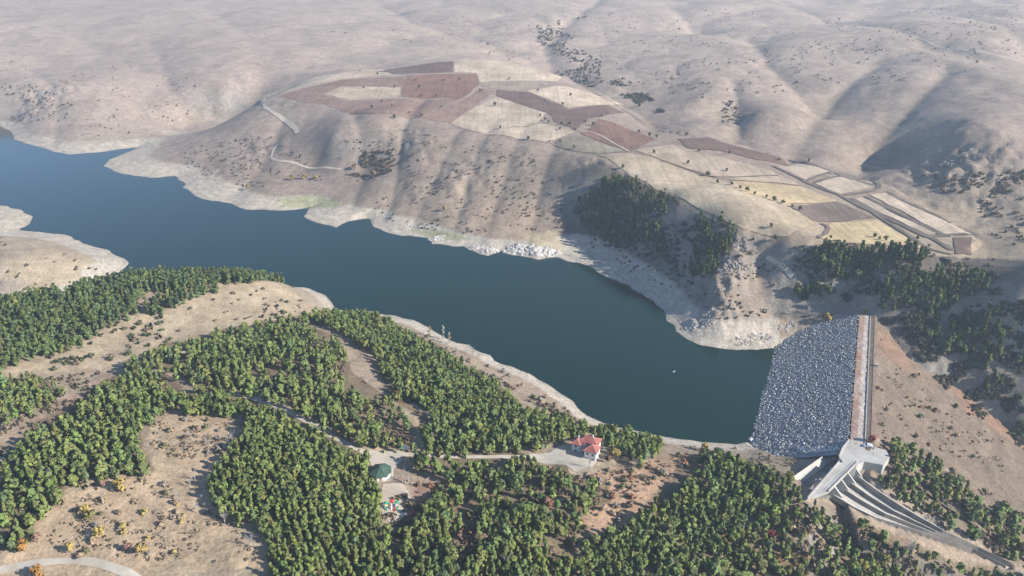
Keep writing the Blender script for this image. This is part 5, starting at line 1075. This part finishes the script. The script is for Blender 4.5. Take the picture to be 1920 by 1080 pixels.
for poly, n, lo, hi, pl in [([(150,890),(270,880),(300,900),(430,980),(500,1050),(330,1060),(240,1050),(60,1040),(130,950)], 300, .2, .6, DRY), ([(285,790),(400,780),(440,800),(420,850),(330,870),(285,850)], 160, .25, .6, DRY), ([(1090,890),(1200,870),(1290,850),(1300,870),(1220,920),(1160,985),(1085,1000)], 190, .25, .7, DRY),
        ([(715,1000),(820,930),(1000,870),(1140,905),(1085,1010),(1080,1150),(720,1150)], 800, .4, 1.1, UND), ([(0,712),(250,695),(350,740),(270,830),(215,890),(110,945),(0,1040)], 700, .4, 1.1, UND), ([(430,650),(560,606),(720,745),(780,840),(690,838),(540,760),(300,692)], 600, .4, 1.0, UND),
        ([(1420,1000),(1500,948),(1640,992),(1830,1150),(1380,1150)], 700, .4, 1.2, UND), ([(1645,835),(1740,850),(1925,970),(1925,1070),(1720,950),(1625,880)], 500, .4, 1.1, UND), ([(700,600),(890,690),(1060,775),(1100,800),(1230,820),(1200,830),(1090,800),(940,730),(800,660)], 300, .3, .9, UND),
        ([(1640,620),(1700,690),(1900,850),(1880,890),(1780,850),(1650,820)], 150, .25, .6, UND), ([(760,900),(830,905),(825,960),(735,1000),(715,975)], 160, .3, .9, UND), ([(1260,830),(1400,842),(1500,856),(1480,900),(1300,850)], 120, .25, .6, DRY)]: FS.append((poly, n, lo, hi, pl))
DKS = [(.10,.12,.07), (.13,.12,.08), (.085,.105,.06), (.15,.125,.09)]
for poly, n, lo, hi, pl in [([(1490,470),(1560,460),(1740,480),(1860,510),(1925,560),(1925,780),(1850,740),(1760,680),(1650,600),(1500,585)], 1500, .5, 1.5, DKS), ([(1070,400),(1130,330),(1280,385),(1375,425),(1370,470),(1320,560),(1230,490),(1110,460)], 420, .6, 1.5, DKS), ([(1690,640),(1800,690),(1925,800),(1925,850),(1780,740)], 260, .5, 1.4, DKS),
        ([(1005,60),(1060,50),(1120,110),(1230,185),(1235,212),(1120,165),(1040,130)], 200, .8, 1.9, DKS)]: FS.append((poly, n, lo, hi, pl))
bx, by, bs, bp = [], [], [], []
FAR_PAL = [(.17,.15,.10), (.20,.155,.115), (.13,.13,.08), (.23,.18,.135)]
for poly, n, lo, hi, *pl in FS:
    gg = np.random.default_rng(n); xs = [p[0] for p in poly]; ys = [p[1] for p in poly]; c = []
    while len(c) < n:
        x = gg.uniform(min(xs), max(xs), 400); y = gg.uniform(min(ys), max(ys), 400); m = inpoly(x, y, poly) & (vnoise(x / 30, y / 14, 9) > .45); c += list(zip(x[m], y[m]))
    c = c[:n]; q = castl(c); bx.append(q[:, 0]); by.append(q[:, 1]); bs.append(gg.uniform(lo, hi, n) * (1 if pl else .75)); bp.append(np.array(pl[0] if pl else FAR_PAL)[gg.integers(0, 4, n)])
for s in SH[300:]: bx.append(np.array([s[2][0]])); by.append(np.array([s[2][1]])); bs.append(np.array([s[3]])); bp.append(np.array([s[4][0]]))
bx, by, bs, bp = np.concatenate(bx), np.concatenate(by), np.concatenate(bs), np.concatenate(bp)
m = ~inpoly(bx, by, LAKE) & (segdist(bx, by, LAKE) > 9)
for c in NOGO: m &= ~inpoly(bx, by, c) & (segdist(bx, by, c) > 1.8)
m &= np.hypot(bx - villa.location.x, by - villa.location.y) > 8; m &= np.hypot(bx - pav.location.x, by - pav.location.y) > 6; m &= np.hypot(bx - play.location.x, by - play.location.y) > 5
s0, n0 = dam_sn(bx, by); m &= ~((s0 > -9) & (s0 < 154) & (n0 > -52) & (n0 < 11)); bx, by, bs, bp = bx[m], by[m], bs[m], bp[m]; bz = surf_z(bx, by)
V, Fq, Nn = crown_cards(990, 34, 1.25, 1.35, .05, 'ball', .5, 7); Nn = Nn + np.array([.2, -.1, .9]); Nn /= np.linalg.norm(Nn, axis=1)[:, None]; n = len(bx); g = np.random.default_rng(3); th = g.uniform(0, 6.28, n)
X_ = (V[None, :, 0] * np.cos(th)[:, None] - V[None, :, 1] * np.sin(th)[:, None]) * bs[:, None] + bx[:, None]; Y_ = (V[None, :, 0] * np.sin(th)[:, None] + V[None, :, 1] * np.cos(th)[:, None]) * bs[:, None] + by[:, None]; Z_ = V[None, :, 2] * bs[:, None] + bz[:, None]
pal = bp
me = npmesh('scrub', np.stack([X_, Y_, Z_], -1).reshape(-1, 3), (Fq[None] + (np.arange(n) * len(V))[:, None, None]).reshape(-1, 4)); vcol(me, 'tint', np.repeat(pal, len(V), axis=0)); vnrm(me, np.stack([Nn[None, :, 0] * np.cos(th)[:, None] - Nn[None, :, 1] * np.sin(th)[:, None], Nn[None, :, 0] * np.sin(th)[:, None] + Nn[None, :, 1] * np.cos(th)[:, None], Nn[None, :, 2] + 0 * th[:, None]], -1).reshape(-1, 3))
tag(obj('scrub', me, M['needles_mass']), 'scattered dark scrub over the far dry slopes', 'scrub', kind='stuff')

# ------------------------------------------------------------------ air
hb = MB(); hb.box((0, 2600, 95), (11500, 5900, 330)); hm = bpy.data.materials.new('haze_air'); hm.use_nodes = True; nt = hm.node_tree; nt.nodes.remove(nt.nodes['Principled BSDF'])
pv = nt.nodes.new('ShaderNodeVolumePrincipled'); pv.inputs['Color'].default_value = (.74, .86, 1, 1); pv.inputs['Density'].default_value = HAZE; pv.inputs['Anisotropy'].default_value = .2
nt.links.new(pv.outputs[0], nt.nodes['Material Output'].inputs['Volume'])
tag(hb.build('haze', hm), 'thin pale haze in the air over the valley', 'haze', kind='stuff')
